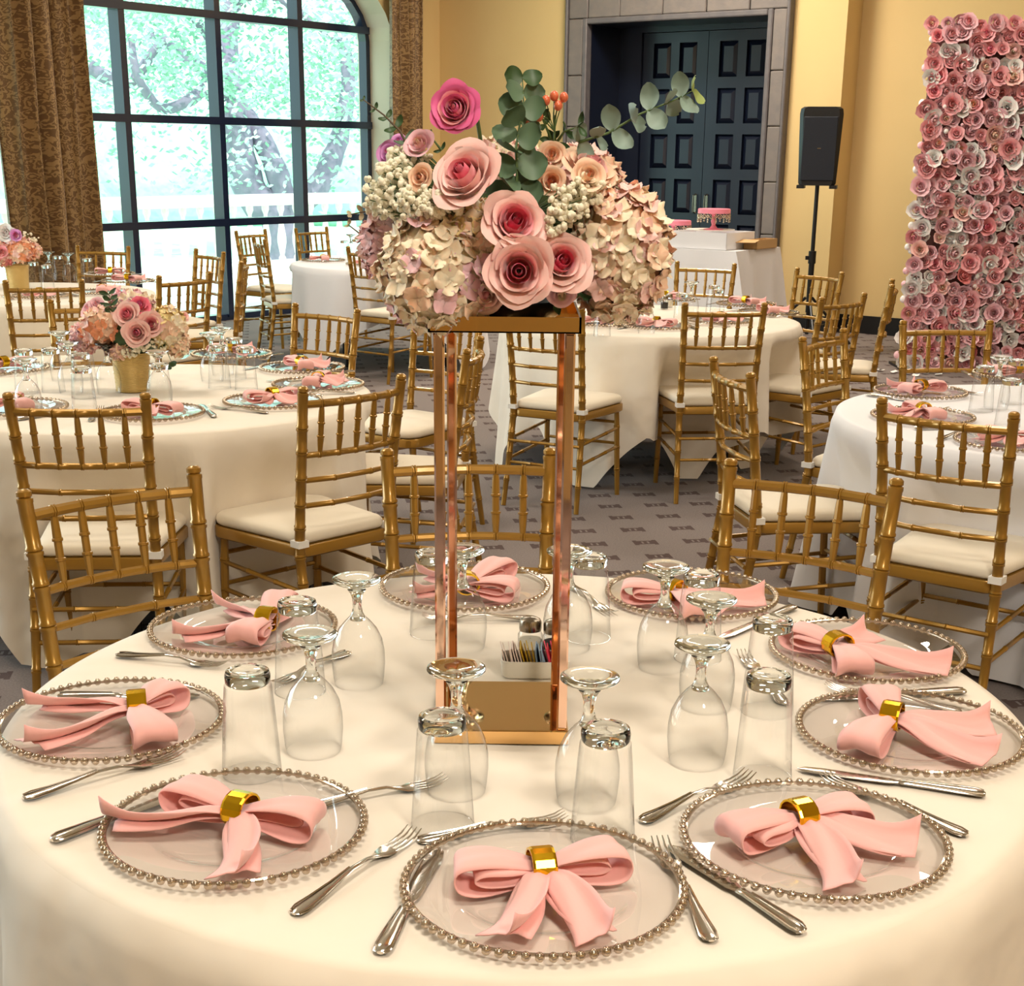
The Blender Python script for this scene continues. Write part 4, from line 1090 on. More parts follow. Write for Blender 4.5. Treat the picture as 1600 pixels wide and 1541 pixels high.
# filler core so no light passes between the flowers
p = MB(); p.ball((0, 0, 0), .105, 18, 12, 0, (1.35, .75, .62)); p.build('foliage_core', GREEN, bq, M=Matrix.Translation(BC + Vector((0, .01, -.02))))
hydrangea(bq, Q(688, 425, 1.96), .078, ['cream', 'cream', 'peach', 'blush', 'cream'], 210, 1, (1.05, .85, 1.0), .017, 'cream hydrangea head at lower left')
hydrangea(bq, Q(968, 395, 1.97), .074, ['peach', 'cream', 'peach', 'light', 'cream'], 200, 2, (.9, .85, 1.15), .017, 'peach hydrangea head at lower right')
hydrangea(bq, Q(612, 385, 2.04), .042, ['blush', 'light'], 90, 3, (1, 1, 1.15), .014, 'pale pink hydrangea at the far left')
hydrangea(bq, Q(745, 360, 1.95), .040, ['peach', 'yel', 'cream', 'peach'], 90, 4, (1.3, .9, .9), .015, 'peach and yellow hydrangea in the middle')
hydrangea(bq, Q(905, 290, 2.07), .052, ['light', 'peach'], 90, 14, (1.1, .9, 1.0), .015)
hydrangea(bq, Q(790, 262, 2.08), .044, ['cream', 'light'], 90, 15, (1.5, .9, .8), .015)
RS = [  # px, py, Y, direction, radius, colours, label
    (722, 268, 1.90, (-.50, -.95, .62), .043, ['mid', 'pink', 'light', 'light'], 'large light pink rose at upper left'),
    (806, 345, 1.885, (.22, -1, .40), .037, ['deep', 'mid', 'pink', 'light'], 'pink rose above the central one'),
    (811, 424, 1.865, (.0, -1, .10), .042, ['deep', 'deep', 'mid', 'light', 'light'], 'large rose with deep pink heart at the front'),
    (880, 408, 1.885, (.20, -1, .32), .036, ['deep', 'mid', 'light', 'light'], 'light rose with pink heart right of the central one'),
    (926, 258, 1.97, (.45, -.5, .9), .036, ['pink', 'light', 'light', 'peach'], 'peach pink rose at upper right'),
    (653, 222, 2.00, (-.3, -.8, .5), .019, ['peach', 'light', 'blush'], None), (655, 276, 1.93, (-.3, -.9, .2), .016, ['orange', 'peach', 'peach'], None),
    (862, 240, 1.97, (.0, -.9, .4), .018, ['orange', 'peach', 'peach'], None), (862, 282, 1.93, (.1, -1, .2), .018, ['orange', 'orange', 'peach'], None),
    (921, 272, 1.91, (.2, -1, .5), .020, ['orange', 'peach', 'peach'], None), (775, 238, 2.06, (0, -.7, .6), .028, ['cream', 'cream', 'cream'], None),
    (606, 238, 2.04, (-.4, -.8, .3), .017, ['mag', 'lav', 'lav'], None), (622, 220, 2.06, (-.2, -.8, .6), .011, ['mag', 'lav', 'lav'], None),
    (878, 462, 1.91, (.1, -1, -.4), .017, ['cream', 'cream', 'blush'], None), (760, 462, 1.92, (-.1, -1, -.3), .024, ['pink', 'light', 'light'], None)]
for i, (u, v, Y, d, R, cols, lb) in enumerate(RS): rose_part(bq, 'rose', Q(u, v, Y), d, R, cols, 20 + i, lb, layers=6 if R > .03 else 4)
# ranunculus on its bent stem
rose_part(bq, 'ranunculus', Q(709, 168, 1.95), (-.25, -1, .25), .031, ['mid', 'mag', 'pink', 'mag', 'pink', 'mag', 'mag'], 61, 'magenta ranunculus on a tall stem', layers=7)
m = MB(); m.tube([Q(738, 160, 1.97), Q(744, 175, 1.98), Q(748, 200, 1.99), Q(754, 238, 2.0), Q(758, 270, 2.02)], .0028, 7); m.build('flower_stem', STEM, bq)
# eucalyptus: tall centre, right, left, dried lower left
sprig(bq, [Q(806, 305, 1.93), Q(808, 270, 1.93), Q(806, 232, 1.94), Q(812, 195, 1.95), Q(818, 160, 1.96), Q(816, 122, 1.97)], [.040, .040, .036, .034, .032, .030, .026], [EUC, EUC, EUC, EUC, EUC, GREEN], 1, tilt=.12, label='tall eucalyptus stem with round leaves', n=9)
sprig(bq, [Q(905, 222, 1.98), Q(950, 208, 1.98), Q(1000, 178, 1.98), Q(1050, 158, 1.98), Q(1082, 142, 1.98)], [.028, .034, .034, .031, .024], [EUCP, EUCP, EUCP, EUCP, EUCT], 2, tilt=.35, asp=.78, label='silvery eucalyptus stem reaching right', n=8)
sprig(bq, [Q(648, 250, 2.03), Q(625, 205, 2.03), Q(600, 180, 2.04), Q(568, 156, 2.05)], [.020, .018, .014, .009, .006], [EUC, GREEN, GREEN], 3, stem=DSTEM, tilt=.5, asp=.55, label='thin dark eucalyptus sprig at upper left', n=6)
sprig(bq, [Q(600, 335, 2.06), Q(575, 330, 2.06), Q(548, 335, 2.06)], [.014, .012, .010], [mat('dried_leaf', (190, 176, 146), .7)], 4, stem=DSTEM, tilt=.4, asp=.6, n=4)
sprig(bq, [Q(605, 385, 2.06), Q(575, 375, 2.06), Q(545, 352, 2.06)], [.014, .012, .010], [mat('dried_leaf', (190, 176, 146), .7)], 5, stem=DSTEM, tilt=.4, asp=.6, n=4)
sprig(bq, [Q(690, 235, 2.05), Q(672, 212, 2.05)], [.012, .010], [GREEN], 6, asp=.4, n=2)
# hypericum berries
o = MB(); pts = [Q(862, 250, 1.99), Q(866, 215, 1.98), Q(868, 180, 1.98)]; o.tube(pts, .0016, 5); hy = o.build('hypericum_stem', STEM, bq, label='orange hypericum berries on a green stem')
for i, (u, v) in enumerate([(853, 157), (866, 150), (881, 152), (842, 182), (823, 197), (872, 165)]):
    o = MB(); o.ball(Q(u, v, 1.965), .0058, 10, 8, 0, (1, 1, 1.15)); o.build('berry', BERRY, hy)
    o = MB(); o.tube([Q(u, v, 1.97), Q(864 + (u - 864) * .4, 185, 1.98), Q(866, 205, 1.98)], .0009, 4); o.build('berry_stalk', STEM, hy)
sprig(bq, [Q(868, 225, 1.99), Q(882, 205, 1.98), Q(905, 198, 1.97)], [.022, .022, .020], [GREEN], 7, asp=.45, n=3, name='leafy_stem', rnd=False)
sprig(bq, [Q(862, 218, 1.99), Q(852, 196, 1.98), Q(846, 182, 1.97)], [.018, .016], [GREEN], 8, asp=.45, n=3, name='leafy_stem', rnd=False)
sprig(bq, [Q(868, 470, 1.95), Q(890, 474, 1.93), Q(905, 462, 1.93)], [.022, .020], [GREEN], 9, asp=.5, n=2, name='leafy_stem', rnd=False)
for i, (u, v, Y, R, n, sc) in enumerate([(618, 300, 1.99, .042, 190, (1, .7, 1)), (655, 318, 1.93, .030, 110, (1.1, .6, .8)), (690, 318, 1.92, .026, 80, (1.2, .6, .7)), (588, 318, 2.03, .022, 50, (.8, .7, 1.2)), (892, 318, 1.90, .030, 80, (1, .6, 1)), (868, 345, 1.89, .018, 26, (.8, .5, 1.2)),
                                     (918, 300, 1.92, .024, 50, (1, .6, .9)), (1008, 345, 1.99, .026, 50, (.8, .7, 1.6)), (1018, 400, 2.0, .024, 60, (.7, .7, 1.7)), (985, 470, 2.03, .030, 60, (1.1, .8, .8)), (1000, 320, 2.0, .016, 16, (1.4, .7, 1)), (640, 250, 2.02, .026, 60, (1.3, .7, .7))]):
    breath(bq, Q(u, v, Y), R, n, 40 + i, .0044, sc, BC)

# ------------------------------------------------------------------ low arrangements
def pot(loc, h, r0, r1, lb):
    p = MB(); p.lathe([(.001, .0), (r0, 0), (r0 + .002, .004)] + [(r0 + (r1 - r0) * t / 16 + (.0012 if t % 2 else 0), .004 + (h - .004) * t / 16) for t in range(17)] + [(r1 - .004, h), (r1 - .006, h - .02), (.001, h - .022)], 32)
    o = p.build('flower_pot', POT, M=Matrix.Translation(loc), ang=60); tag(o, lb, 'pot'); return o
q = up(202, 614, TZ); PY = q.y + .055
pot((q.x, PY, TZ), .135, .058, .066, 'ribbed gold pot in the centre of the left table')
lb_ = thing('low_bouquet', 'low bouquet of pink roses and peach hydrangeas in the gold pot of the left table', 'bouquet', (0, 0, 0))
LC = Vector((q.x, PY, TZ + .20))
p = MB(); p.ball((0, 0, 0), .10, 14, 10, 0, (1.35, .9, .75)); p.build('foliage_core', GREEN, lb_, M=Matrix.Translation(LC))
for i, (u, v, Y, R, cols, sc) in enumerate([(158, 512, PY - .06, .068, ['peach', 'orange', 'light'], (1, .8, 1)), (262, 512, PY - .05, .066, ['yel', 'peach', 'cream'], (.9, .8, 1.1)), (133, 528, PY, .05, ['blush', 'light'], (.9, .9, 1)), (275, 535, PY - .03, .045, ['peach', 'cream'], (.9, .9, 1)), (205, 475, PY + .05, .06, ['blush', 'cream'], (1.3, 1, .7)), (190, 545, PY - .04, .04, ['peach', 'light'], (1.2, 1, .8))]):
    hydrangea(lb_, Q(u, v, Y), R, cols, 60, 70 + i, sc, .022, None, True)
for i, (u, v, dy, R, cols, d) in enumerate([(213, 520, -.15, .044, ['deep', 'mid', 'light', 'light'], (0, -1, .15)), (197, 490, -.12, .042, ['mid', 'pink', 'light'], (-.1, -1, .5)), (236, 506, -.12, .040, ['mid', 'pink', 'light'], (.3, -1, .35)), (218, 475, -.06, .034, ['mag', 'mid', 'mid'], (.1, -.8, .7)), (278, 510, -.06, .034, ['mag', 'mag', 'pink'], (.8, -.7, .1)),
                                         (137, 481, .0, .030, ['pink', 'blush', 'blush'], (-.5, -.7, .6)), (150, 474, .0, .026, ['pink', 'blush', 'blush'], (0, -.7, .7)), (287, 494, .0, .020, ['pink', 'light'], (.5, -.6, .5)), (137, 497, -.02, .026, ['blush', 'blush'], (-.6, -.8, .2))]):
    rose_part(lb_, 'rose', Q(u, v, PY + dy), d, R, cols, 80 + i, None, False, 5 if R > .03 else 4, 1 if R > .035 else 0)
breath(lb_, Q(232, 540, PY - .10), .05, 60, 91, .006, (1.3, .5, .6), LC); breath(lb_, Q(205, 550, PY - .08), .035, 26, 92, .006, (1.2, .5, .6), LC)
sprig(lb_, [Q(178, 498, PY - .06), Q(174, 478, PY - .05), Q(170, 460, PY - .04)], [.04, .035], [GREEN], 10, asp=.5, n=5, name='leafy_stem', rnd=False)
sprig(lb_, [Q(250, 545, PY - .08), Q(262, 552, PY - .1), Q(268, 566, PY - .1)], [.04], [GREEN], 11, asp=.6, n=2, name='leafy_stem', rnd=False)
q2 = up(20, 452, TZ)
pot((q2.x + .02, q2.y + .05, TZ), .14, .060, .068, 'ribbed gold pot on the far left table')
b2 = thing('low_bouquet', 'small bouquet with white and magenta blooms on the far left table', 'bouquet', (0, 0, 0)); Y2 = q2.y + .05
for i, (u, v, dy, R, cols) in enumerate([(32, 391, -.06, .085, ['peach', 'light', 'orange']), (2, 398, -.06, .08, ['coral', 'light', 'peach']), (12, 375, .03, .08, ['white', 'blush']), (50, 392, 0, .05, ['light', 'peach'])]):
    hydrangea(b2, Q(u, v, Y2 + dy), R, cols, 60, 100 + i, (1, .9, .8), .026, None, True)
for i, (u, v, dy, R, cols) in enumerate([(24, 367, -.12, .036, ['mag', 'mag', 'lav']), (8, 363, -.10, .05, ['white', 'white']), (2, 393, -.14, .035, ['coral', 'pink'])]):
    rose_part(b2, 'rose', Q(u, v, Y2 + dy), (0, -1, .3), R, cols, 110 + i, None, False, 4, 0)
breath(b2, Q(45, 372, Y2), .06, 30, 120, .007, (1, .6, .7))
q4 = up(978, 502, TZ); q4.y += .06
pot((q4.x, q4.y, TZ), .14, .060, .068, 'ribbed gold pot on the middle table below the tall bouquet')
b4 = thing('low_bouquet', 'low pale bouquet on the middle table, hidden behind the tall bouquet', 'bouquet', (0, 0, 0))
for i, (dx, dz, R, cols) in enumerate([(-.09, .2, .08, ['peach', 'cream']), (.08, .19, .08, ['cream', 'light']), (0, .25, .08, ['light', 'blush'])]):
    hydrangea(b4, Vector((q4.x + dx, q4.y - .02, TZ + dz)), R, cols, 50, 130 + i, (1, .9, .8), .026, None, True)

# ------------------------------------------------------------------ settings on the other tables
NAPM = [napkin_mesh([(-.10, .01), (.10, -.005)], [(-.05, -.10), (.06, -.095)], 50), napkin_mesh([(-.09, .03), (.10, .0)], [(.02, -.12), (-.09, -.07)], 51)]
def far_setting(px, c, wh, i, cut=True, glasses=None):
    q = up(*px, TZ + .012); d = Vector((c[0] - q.x, c[1] - q.y)); rz = atan2(d.y, d.x) - pi / 2
    place(charger1, (q.x, q.y, TZ), rz, 'clear beaded charger plate ' + wh)
    o = obj('napkin', NAPM[i % 2]); o.location = (q.x, q.y, TZ + .0065); o.rotation_euler = (0, 0, rz + (i * 1.3) % 1.2 - .6); md = o.modifiers.new('thickness', 'SOLIDIFY'); md.thickness = .0016
    tag(o, 'pink bow-tied napkin ' + wh, 'napkin', 'pink napkins')
    r = obj('napkin_ring', ring_me); r.location = (q.x, q.y, TZ + .034); r.rotation_euler = (0, 0, o.rotation_euler.z); tag(r, 'small gold napkin ring on the plate ' + wh, 'napkin ring', 'gold napkin rings')
    if cut:
        s_ = Vector((cos(rz), sin(rz))); f_ = Vector((-sin(rz), cos(rz)))
        for nm, pr, sd in (('fork', fork0, -1), ('knife', knife0, 1)):
            k = Vector((q.x, q.y)) + s_ * (.19 * sd) - f_ * .09
            place(pr, (k.x, k.y, TZ + .0005), rz + pi / 2 + sd * .12, 'silver ' + nm + ' beside the plate ' + wh)
FS = [((238, 643), T1, 'at the front of the left table'), ((426, 625), T1, 'at the right front of the left table'), ((497, 599), T1, 'on the right of the left table'), ((472, 573), T1, 'at the back right of the left table'), ((362, 552), T1, 'at the back of the left table'), ((24, 635), T1, 'at the front left of the left table'), ((6, 574), T1, 'at the left end of the left table'),
      ((62, 461), T2, 'at the front of the far left table'), ((160, 455), T2, 'at the right front of the far left table'), ((200, 438), T2, 'on the right of the far left table'), ((172, 427), T2, 'at the back right of the far left table'),
      ((505, 406), T3, 'on the window table'), ((575, 412), T3, 'on the window table behind the tall flowers'),
      ((940, 503), T4, 'at the front of the middle table'), ((1026, 508), T4, 'at the front centre of the middle table'), ((1125, 500), T4, 'at the right front of the middle table'), ((1200, 487), T4, 'at the right end of the middle table'), ((1165, 474), T4, 'at the back right of the middle table'), ((1040, 466), T4, 'at the back of the middle table'),
      ((1438, 611), T5, 'at the far left of the right table'), ((1442, 649), T5, 'at the left front of the right table'), ((1580, 688), T5, 'at the front of the right table'), ((1588, 584), T5, 'at the back of the right table')]
for i, (px, c, wh) in enumerate(FS): far_setting(px, c, wh, i, cut=(i not in (11, 12)))
FG = [  # kind, top px, label
    ('t', (78, 544), 'upturned tumbler furthest left in the cluster on the left table'), ('t', (128, 528), 'upturned tumbler left of the gold pot, back one of the left table cluster'), ('t', (125, 552), 'upturned tumbler left of the gold pot, in the middle of the cluster'), ('t', (127, 573), 'upturned tumbler left of the gold pot, nearest to us of the cluster'),
    ('g', (92, 518), 'upturned goblet behind the tumblers left of the gold pot'), ('g', (165, 535), 'upturned goblet touching the left side of the gold pot'), ('g', (105, 534), 'upturned goblet amid the tumblers left of the gold pot'), ('t', (36, 546), 'upturned tumbler left edge of the left table cluster'), ('g', (38, 560), 'upturned goblet left edge of the left table cluster'),
    ('t', (247, 568), 'upturned tumbler right of the gold pot'), ('g', (245, 548), 'upturned goblet right of the gold pot under the flowers'), ('t', (340, 540), 'upturned tumbler in the right cluster on the left table, front left'), ('g', (328, 520), 'upturned goblet in the right cluster on the left table, back left'), ('g', (345, 512), 'upturned goblet in the right cluster on the left table, back'), ('t', (382, 542), 'upturned tumbler in the right cluster on the left table, rightmost'), ('t', (365, 528), 'upturned tumbler in the right cluster on the left table, behind'),
    ('t', (52, 410), 'upturned tumbler beside the pot on the far left table'), ('g', (75, 393), 'upturned goblet left one on the far left table'), ('g', (106, 395), 'upturned goblet right one on the far left table'), ('t', (136, 404), 'upturned tumbler rightmost on the far left table'), ('t', (90, 400), 'upturned tumbler between the goblets on the far left table'), ('t', (72, 414), 'upturned tumbler front one on the far left table'),
    ('t', (538, 376), 'upturned tumbler on the window table'), ('t', (556, 374), 'upturned tumbler on the window table by the tall bouquet'), ('g', (548, 366), 'upturned goblet on the window table'),
    ('t', (1066, 458), 'upturned tumbler left one on the middle table'), ('g', (1081, 440), 'upturned goblet on the middle table, between two tumblers'), ('t', (1116, 446), 'upturned tumbler right one on the middle table'), ('t', (1122, 452), 'upturned tumbler behind the chair back on the middle table'),
    ('t', (942, 474), 'upturned tumbler below the tall bouquet on the middle table'), ('t', (922, 472), 'upturned tumbler beside the stand pole on the middle table'), ('g', (1012, 462), 'upturned goblet near the pot on the middle table'),
    ('t', (1540, 572), 'upturned tumbler leftmost on the right table'), ('t', (1582, 592), 'upturned tumbler nearest on the right table'), ('t', (1590, 562), 'upturned tumbler behind on the right table, cut by the frame'), ('g', (1565, 556), 'upturned goblet between the tumblers on the right table')]
for k, px, lb in FG:
    q = up(*px, TZ + (HT if k == 't' else HG)); place(tum0 if k == 't' else gob0, (q.x, q.y, TZ), 0, lb)
for px, fl_, lb in (((1045, 480), SALT, 'glass salt shaker on the middle table'), ((1038, 483), PEPR, 'glass pepper shaker on the middle table')): shaker(px, fl_, lb)

# ------------------------------------------------------------------ flower wall
fwx, fwy, fww, fwh = 2.97, 11.12, 1.30, 2.42
fw = thing('flower_wall', 'tall panel covered in pink, blush and white artificial roses', 'flower wall', (fwx, fwy, 0), 0)
p = MB(); p.box((0, .02, .06), (fww, .05, fwh + .03)); p.build('backing_panel', mat('backing_felt', (120, 84, 80), .9), fw, smooth=False)
p = MB(); p.tube([(.02, .06, 0), (.02, .06, fwh + .04)], .016, 8); p.tube([(fww - .02, .06, 0), (fww - .02, .06, fwh)], .016, 8); p.box((-.02, -.02, 0), (.1, .35, .02)); p.box((fww - .1, -.2, 0), (fww, .35, .02)); p.build('support_frame', BLK2, fw)
VAR = []
for i, cols in enumerate([['coral', 'dusty', 'blush'], ['dusty', 'dusty', 'dusty'], ['dusty', 'blush', 'blush'], ['coral', 'coral', 'dusty'], ['mid', 'pink', 'dusty'], ['white', 'white', 'white'], ['cream', 'peach', 'light'], ['orange', 'peach', 'dusty'], ['light', 'blush', 'white'], ['mid', 'mid', 'pink']]):
    ps = rose_petals(.05, 200 + i, 4 if i not in (5,) else 3, 0); m = MB(); mats = []
    for f, q in ps:
        c = cols[min(2, int(f * 3))]
        if c not in mats: mats.append(c)
        m.add(q.v, q.f, mats.index(c))
    VAR.append(m.mesh('rose', [PET[c] for c in mats], True, 180))
rg = random.Random(5); wts = [4, 6, 6, 2, 2, 2.2, 2, 2, 6, 1]; cnt = 0; rest = MB(); cells = []
nx, nz = 16, 27
for j in range(nz):
    for i in range(nx):
        cells.append((-.01 + (i + .5 * (j % 2)) * fww / nx + rg.uniform(-.018, .018), .06 + j * (fwh - .02) / (nz - 1) + rg.uniform(-.018, .018)))
vis = [c for c in cells if c[0] < .90]; hid = [c for c in cells if c[0] >= .90]; rg.shuffle(vis)
for k, (x, z) in enumerate(vis[:300] + vis[300:] + hid):
    s_ = rg.uniform(.85, 1.4); vi = rg.choices(range(10), wts)[0]
    M = Matrix.Translation((x, -.015 + rg.uniform(-.035, .01), z)) @ frame((rg.uniform(-.45, .35), -1, rg.uniform(-.35, .45))) @ Matrix.Rotation(rg.random() * 6, 4, 'Z') @ Matrix.Scale(s_, 4)
    if k < 300: obj('rose', VAR[vi], fw, M=M)
    else:
        me = VAR[vi]
        if vi > 3: me = VAR[vi % 4]
        rest.add([v.co for v in me.vertices], [tuple(q.vertices) for q in me.polygons], vi % 3, M)
rest.build('roses', [PET['dusty'], PET['blush'], PET['coral']], fw, ang=180, kind='stuff')
# small buds poking out between
bd = MB()
for k in range(120): x, z = rg.uniform(-.03, fww), rg.uniform(.05, fwh + .02); bd.ball((x, -.06 + rg.uniform(-.01, .02), z), rg.uniform(.012, .02), 7, 5, rg.randrange(2))
for k in range(26): x, z = rg.uniform(-.05, .02), rg.uniform(.05, fwh); bd.ball((x, -.0, z), rg.uniform(.02, .032), 8, 6, rg.randrange(2))
bd.build('buds', [PET['white'], PET['blush']], fw, kind='stuff')
# petals fallen at its foot
bd = MB()
for k in range(10):
    x, y = fwx + rg.uniform(-.35, .25), fwy + rg.uniform(-.35, -.05); a = rg.random() * 6
    bd.grid(lambda u, v: (x + (u - .5) * .05 * cos(a) - (v - .5) * .05 * sin(a), y + (u - .5) * .05 * sin(a) + (v - .5) * .05 * cos(a), .004 + .02 * (u - .5) ** 2 + .01 * v), 4, 4)
o = bd.build('fallen_petals', PET['white'], kind='stuff'); tag(o, 'few white petals lying on the carpet by the flower wall', 'petals')

# ------------------------------------------------------------------ speaker on its stand
SPY = 12.35
bs = atY(1277, 292, SPY); rt = atY(1268, 430, SPY)
sp = thing('loudspeaker', 'black loudspeaker box mounted on a tripod pole by the yellow wall', 'speaker', (bs.x, SPY, bs.z), radians(-14))
p = MB(); vs = []
def ring8(w, d0, d1, z, b=.03): return [(-w + b, d0, z), (w - b, d0, z), (w, d0 + b, z), (w * .72, d1, z), (-w * .72, d1, z), (-w, d0 + b, z)]
lv = [(.138, .012), (.150, .03), (.162, .3), (.172, .56), (.165, .60), (.14, .615)]
for w, z in lv: vs += ring8(w, -.15, .15, z)
p.add(vs, [(k * 6 + i, k * 6 + (i + 1) % 6, (k + 1) * 6 + (i + 1) % 6, (k + 1) * 6 + i) for k in range(5) for i in range(6)] + [tuple(reversed(range(6))), tuple(range(30, 36))])
p.build('cabinet', BLACK, sp, ang=25)
p = MB(); p.bevbox((-.135, -.166, .05), (.135, -.150, .54), .006); p.build('grille', mat('grille_black', (26, 30, 40), .5, .3, bump=(420, .8, .002)), sp, ang=30)
p = MB(); p.box((-.07, -.155, .555), (.07, -.148, .58)); p.build('handle_recess', BLK2, sp, smooth=False)
p = MB(); p.box((-.014, -.168, .295), (.014, -.1655, .302)); p.build('badge', CAPM, sp, smooth=False)
for s_ in (-1, 1): p = MB(); p.box((s_ * .13 - .03, -.14, -.012), (s_ * .13 + .03, .1, .014)); p.build('foot', BLK2, sp, smooth=False)
ss = thing('speaker_stand', 'black tripod stand holding the loudspeaker', 'stand', (bs.x, SPY, 0))
Hs = bs.z
p = MB(); p.tube([(0, 0, .12), (0, 0, Hs + .01)], .017, 10); p.build('pole', BLK2, ss)
p = MB(); p.tube([(0, 0, .30), (0, 0, .78)], .024, 10); p.build('outer_pole', BLK2, ss)
p = MB(); p.tube([(0, 0, .70), (0, 0, .80)], .032, 12); p.box((-.055, -.012, .73), (-.02, .012, .76)); p.build('collar', BLK2, ss)
for k in range(3):
    a = k * 2 * pi / 3 + .5
    p = MB(); p.tube([(.03 * cos(a), .03 * sin(a), .42), (.48 * cos(a), .48 * sin(a), .015)], .012, 8); p.build('leg', BLK2, ss)
    p = MB(); p.tube([(.03 * cos(a), .03 * sin(a), .16), (.27 * cos(a), .27 * sin(a), .205)], .008, 6); p.build('brace', BLK2, ss)

# ------------------------------------------------------------------ buffet table with boxes and cake stands
# front-right top corner (1150,392), back-right (1218,385)
BZ = .86
c1 = up(1150, 393, BZ); c2 = up(1219, 386, BZ)
BO = c1.copy(); BO.z = 0; e1 = (Vector((c2.x, c2.y, 0)) - BO).normalized(); e0 = Vector((-e1.y, e1.x, 0))
if e0.x > 0: e0 = -e0
DEP = (Vector((c2.x, c2.y, 0)) - BO).length; DEP = max(.6, min(DEP, .8)); LEN = 1.5
def BM(loc): return Matrix(((-e0.x, e1.x, 0, loc.x), (-e0.y, e1.y, 0, loc.y), (0, 0, 1, loc.z), (0, 0, 0, 1)))
MB_ = BM(BO + e0 * LEN)   # origin front-left corner; x along the front, y to the back
bt = thing('buffet_table', 'rectangular buffet table under a white cloth in front of the dark doors', 'table', (0, 0, 0))
p = MB(); p.box((0.01, .01, BZ - .04), (LEN - .01, DEP - .01, BZ - .006), 0, MB_); p.build('tabletop', BLK2, bt, smooth=False)
for x in (.08, LEN - .08):
    for y in (.08, DEP - .08): p = MB(); p.tube([MB_ @ Vector((x, y, 0)), MB_ @ Vector((x, y, BZ - .04))], .016, 8); p.build('leg', BLK2, bt)
p = MB(); per = []
nn = 26
for i in range(nn): per.append((LEN * i / nn, 0, 0, -1))
for i in range(12): per.append((LEN, DEP * i / 12, 1, 0))
for i in range(nn): per.append((LEN * (1 - i / nn), DEP, 0, 1))
for i in range(12): per.append((0, DEP * (1 - i / 12), -1, 0))
n = len(per); vs = [MB_ @ Vector((x, y, BZ)) for x, y, _, _ in per]
for j in range(1, 9):
    s_ = j / 8
    for i, (x, y, nx_, ny_) in enumerate(per):
        corner = 1 if (i in (0, nn, nn + 12, 2 * nn + 12)) else 0
        o_ = .006 + .10 * s_ * (.35 + .3 * sin(i * 1.1) + .2 * sin(i * 2.3 + 1)) + .12 * corner * s_
        vs.append(MB_ @ Vector((x + nx_ * o_ + (.1 * s_ if corner and x > 0 else 0), y + ny_ * o_ - (.1 * s_ if corner and y == 0 else 0), BZ - s_ * (BZ - .015))))
fs = [tuple(range(n))] + [(j * n + i, j * n + (i + 1) % n, (j + 1) * n + (i + 1) % n, (j + 1) * n + i) for j in range(8) for i in range(n)]
p.add(vs, fs); o = p.build('tablecloth', WCLOTH, ang=50); tag(o, 'white floor-length cloth on the rectangular buffet table', 'tablecloth')
def openbox(name, x0, y0, x1, y1, h, mt, lb, flaps=(), rz=0, rim=True):
    t = thing(name, lb, 'box', (0, 0, 0)); t.matrix_world = MB_ @ Matrix.Translation(((x0 + x1) / 2, (y0 + y1) / 2, BZ + .001)) @ Matrix.Rotation(rz, 4, 'Z')
    a, b, w = (x1 - x0) / 2, (y1 - y0) / 2, .004; p = MB()
    p.box((-a, -b, 0), (a, b, w))
    for q in ((-a, -b, a, -b + w), (-a, b - w, a, b), (-a, -b, -a + w, b), (a - w, -b, a, b)): p.box((q[0], q[1], 0), (q[2], q[3], h))
    p.build('box_body', mt, t, smooth=False)
    for f in flaps:
        p = MB(); p.add(f, [(0, 1, 2, 3)]); o = p.build('flap', mt, t, smooth=False); md = o.modifiers.new('t', 'SOLIDIFY'); md.thickness = .004
    return t
openbox('cake_box', LEN - .62, .03, LEN - .10, .50, .125, CARDW, 'large shallow white cardboard box on the buffet table')
openbox('cardboard_box', LEN - .09, .30, LEN + .02, .66, .07, CARD, 'open brown cardboard tray at right end of the buffet', [[(-.08, -.18, .07), (.08, -.18, .07), (.10, -.30, .055), (-.10, -.30, .05)]])
openbox('cake_box', LEN - 1.15, .12, LEN - .66, .5, .09, CARDW, 'second white box on the buffet table, half behind the bouquet')
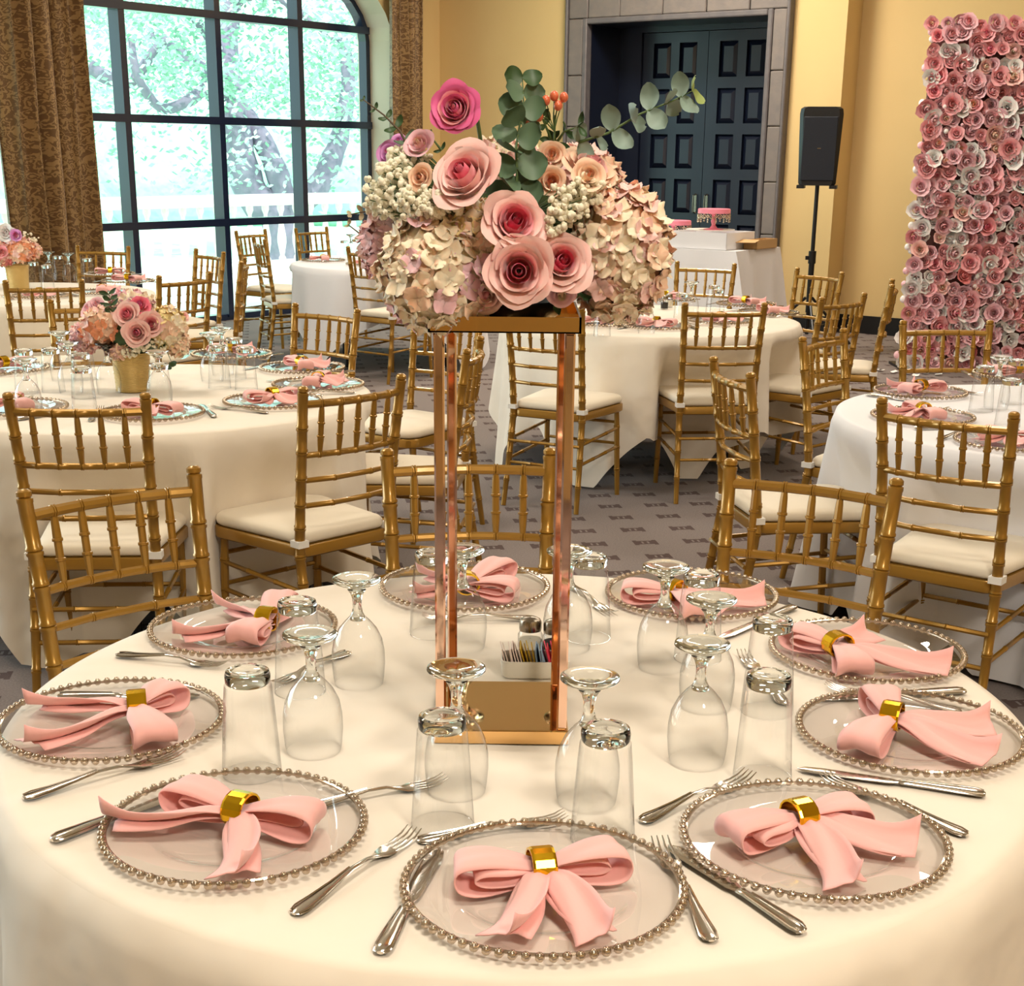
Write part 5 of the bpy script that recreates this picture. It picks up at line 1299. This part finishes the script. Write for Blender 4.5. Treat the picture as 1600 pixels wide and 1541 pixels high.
def cake_stand(px, Y, lb, zb, r=.15, h=.15):
    q = atY(*px, Y); t = thing('cake_stand', lb, 'cake stand', (q.x, Y, zb))
    p = MB(); p.lathe([(.001, h), (r, h), (r, h + .012), (r - .004, h + .014), (.001, h + .014)], 40); p.lathe([(r, h - .022), (r + .002, h - .022), (r + .002, h + .008)], 40); p.build('plate', PINKP, t)
    p = MB(); p.lathe([(.085, 0), (.08, .008), (.03, .018), (.015, .04), (.022, .07), (.013, .1), (.03, h - .005), (.05, h)], 20); p.build('pedestal', PINKP, t)
    p = MB()
    for k in range(12):
        a0, a1 = 2 * pi * k / 12, 2 * pi * (k + 1) / 12
        for j in range(7):
            s_ = j / 6; a = a0 + (a1 - a0) * s_; p.ball((r * cos(a), r * sin(a), h - .022 - .035 * 4 * s_ * (1 - s_)), .0065, 6, 4)
        for j in range(4): p.ball((r * cos(a0), r * sin(a0), h - .035 - .016 * j), .0075, 6, 4)
    p.build('crystal_garland', BEAD, t, kind='stuff')
yst = (MB_ @ Vector((LEN - .36, .36, 0)))
cake_stand((1115, 350), yst.y, 'pink cake stand with hanging crystal drops on the white box', BZ + .128, .125, .15)
p_ = MB_ @ Vector((LEN - .62, .62, 0)); cake_stand((1053, 360), p_.y, 'second pink cake stand with crystal drops, left and lower on the buffet', BZ + .002, .135, .17)
p = MB(); p.lathe([(.001, 0), (.15, .004), (.19, .010), (.19, .013), (.15, .008), (.001, .005)], 32); q = MB_ @ Vector((LEN - .37, .27, BZ + .127))
o = p.build('serving_tray', WHITEP, M=Matrix.Translation(q)); tag(o, 'round pale tray lying on the white cake box', 'tray')

# ------------------------------------------------------------------ unseen ceiling lamps; the camera-side and back-wall ones are added fill
for (lx, ly) in [(0.0, 1.2), (-2.2, 5.2), (2.0, 5.6), (-1.2, 9.6), (2.0, 9.8), (1.6, -1.5), (4.6, 3.6), (0.9, 12.6), (3.6, 9.6)]:
    t = thing('ceiling_lamp', 'round drum ceiling lamp above the tables', 'lamp', (lx, ly, 4.12), 0, 'ceiling lamps')
    p = MB(); p.lathe([(.5, .01), (.52, .02), (.52, .17), (.001, .175)], 32); p.build('shade', CEIL, t)
bpy.context.view_layer.update()
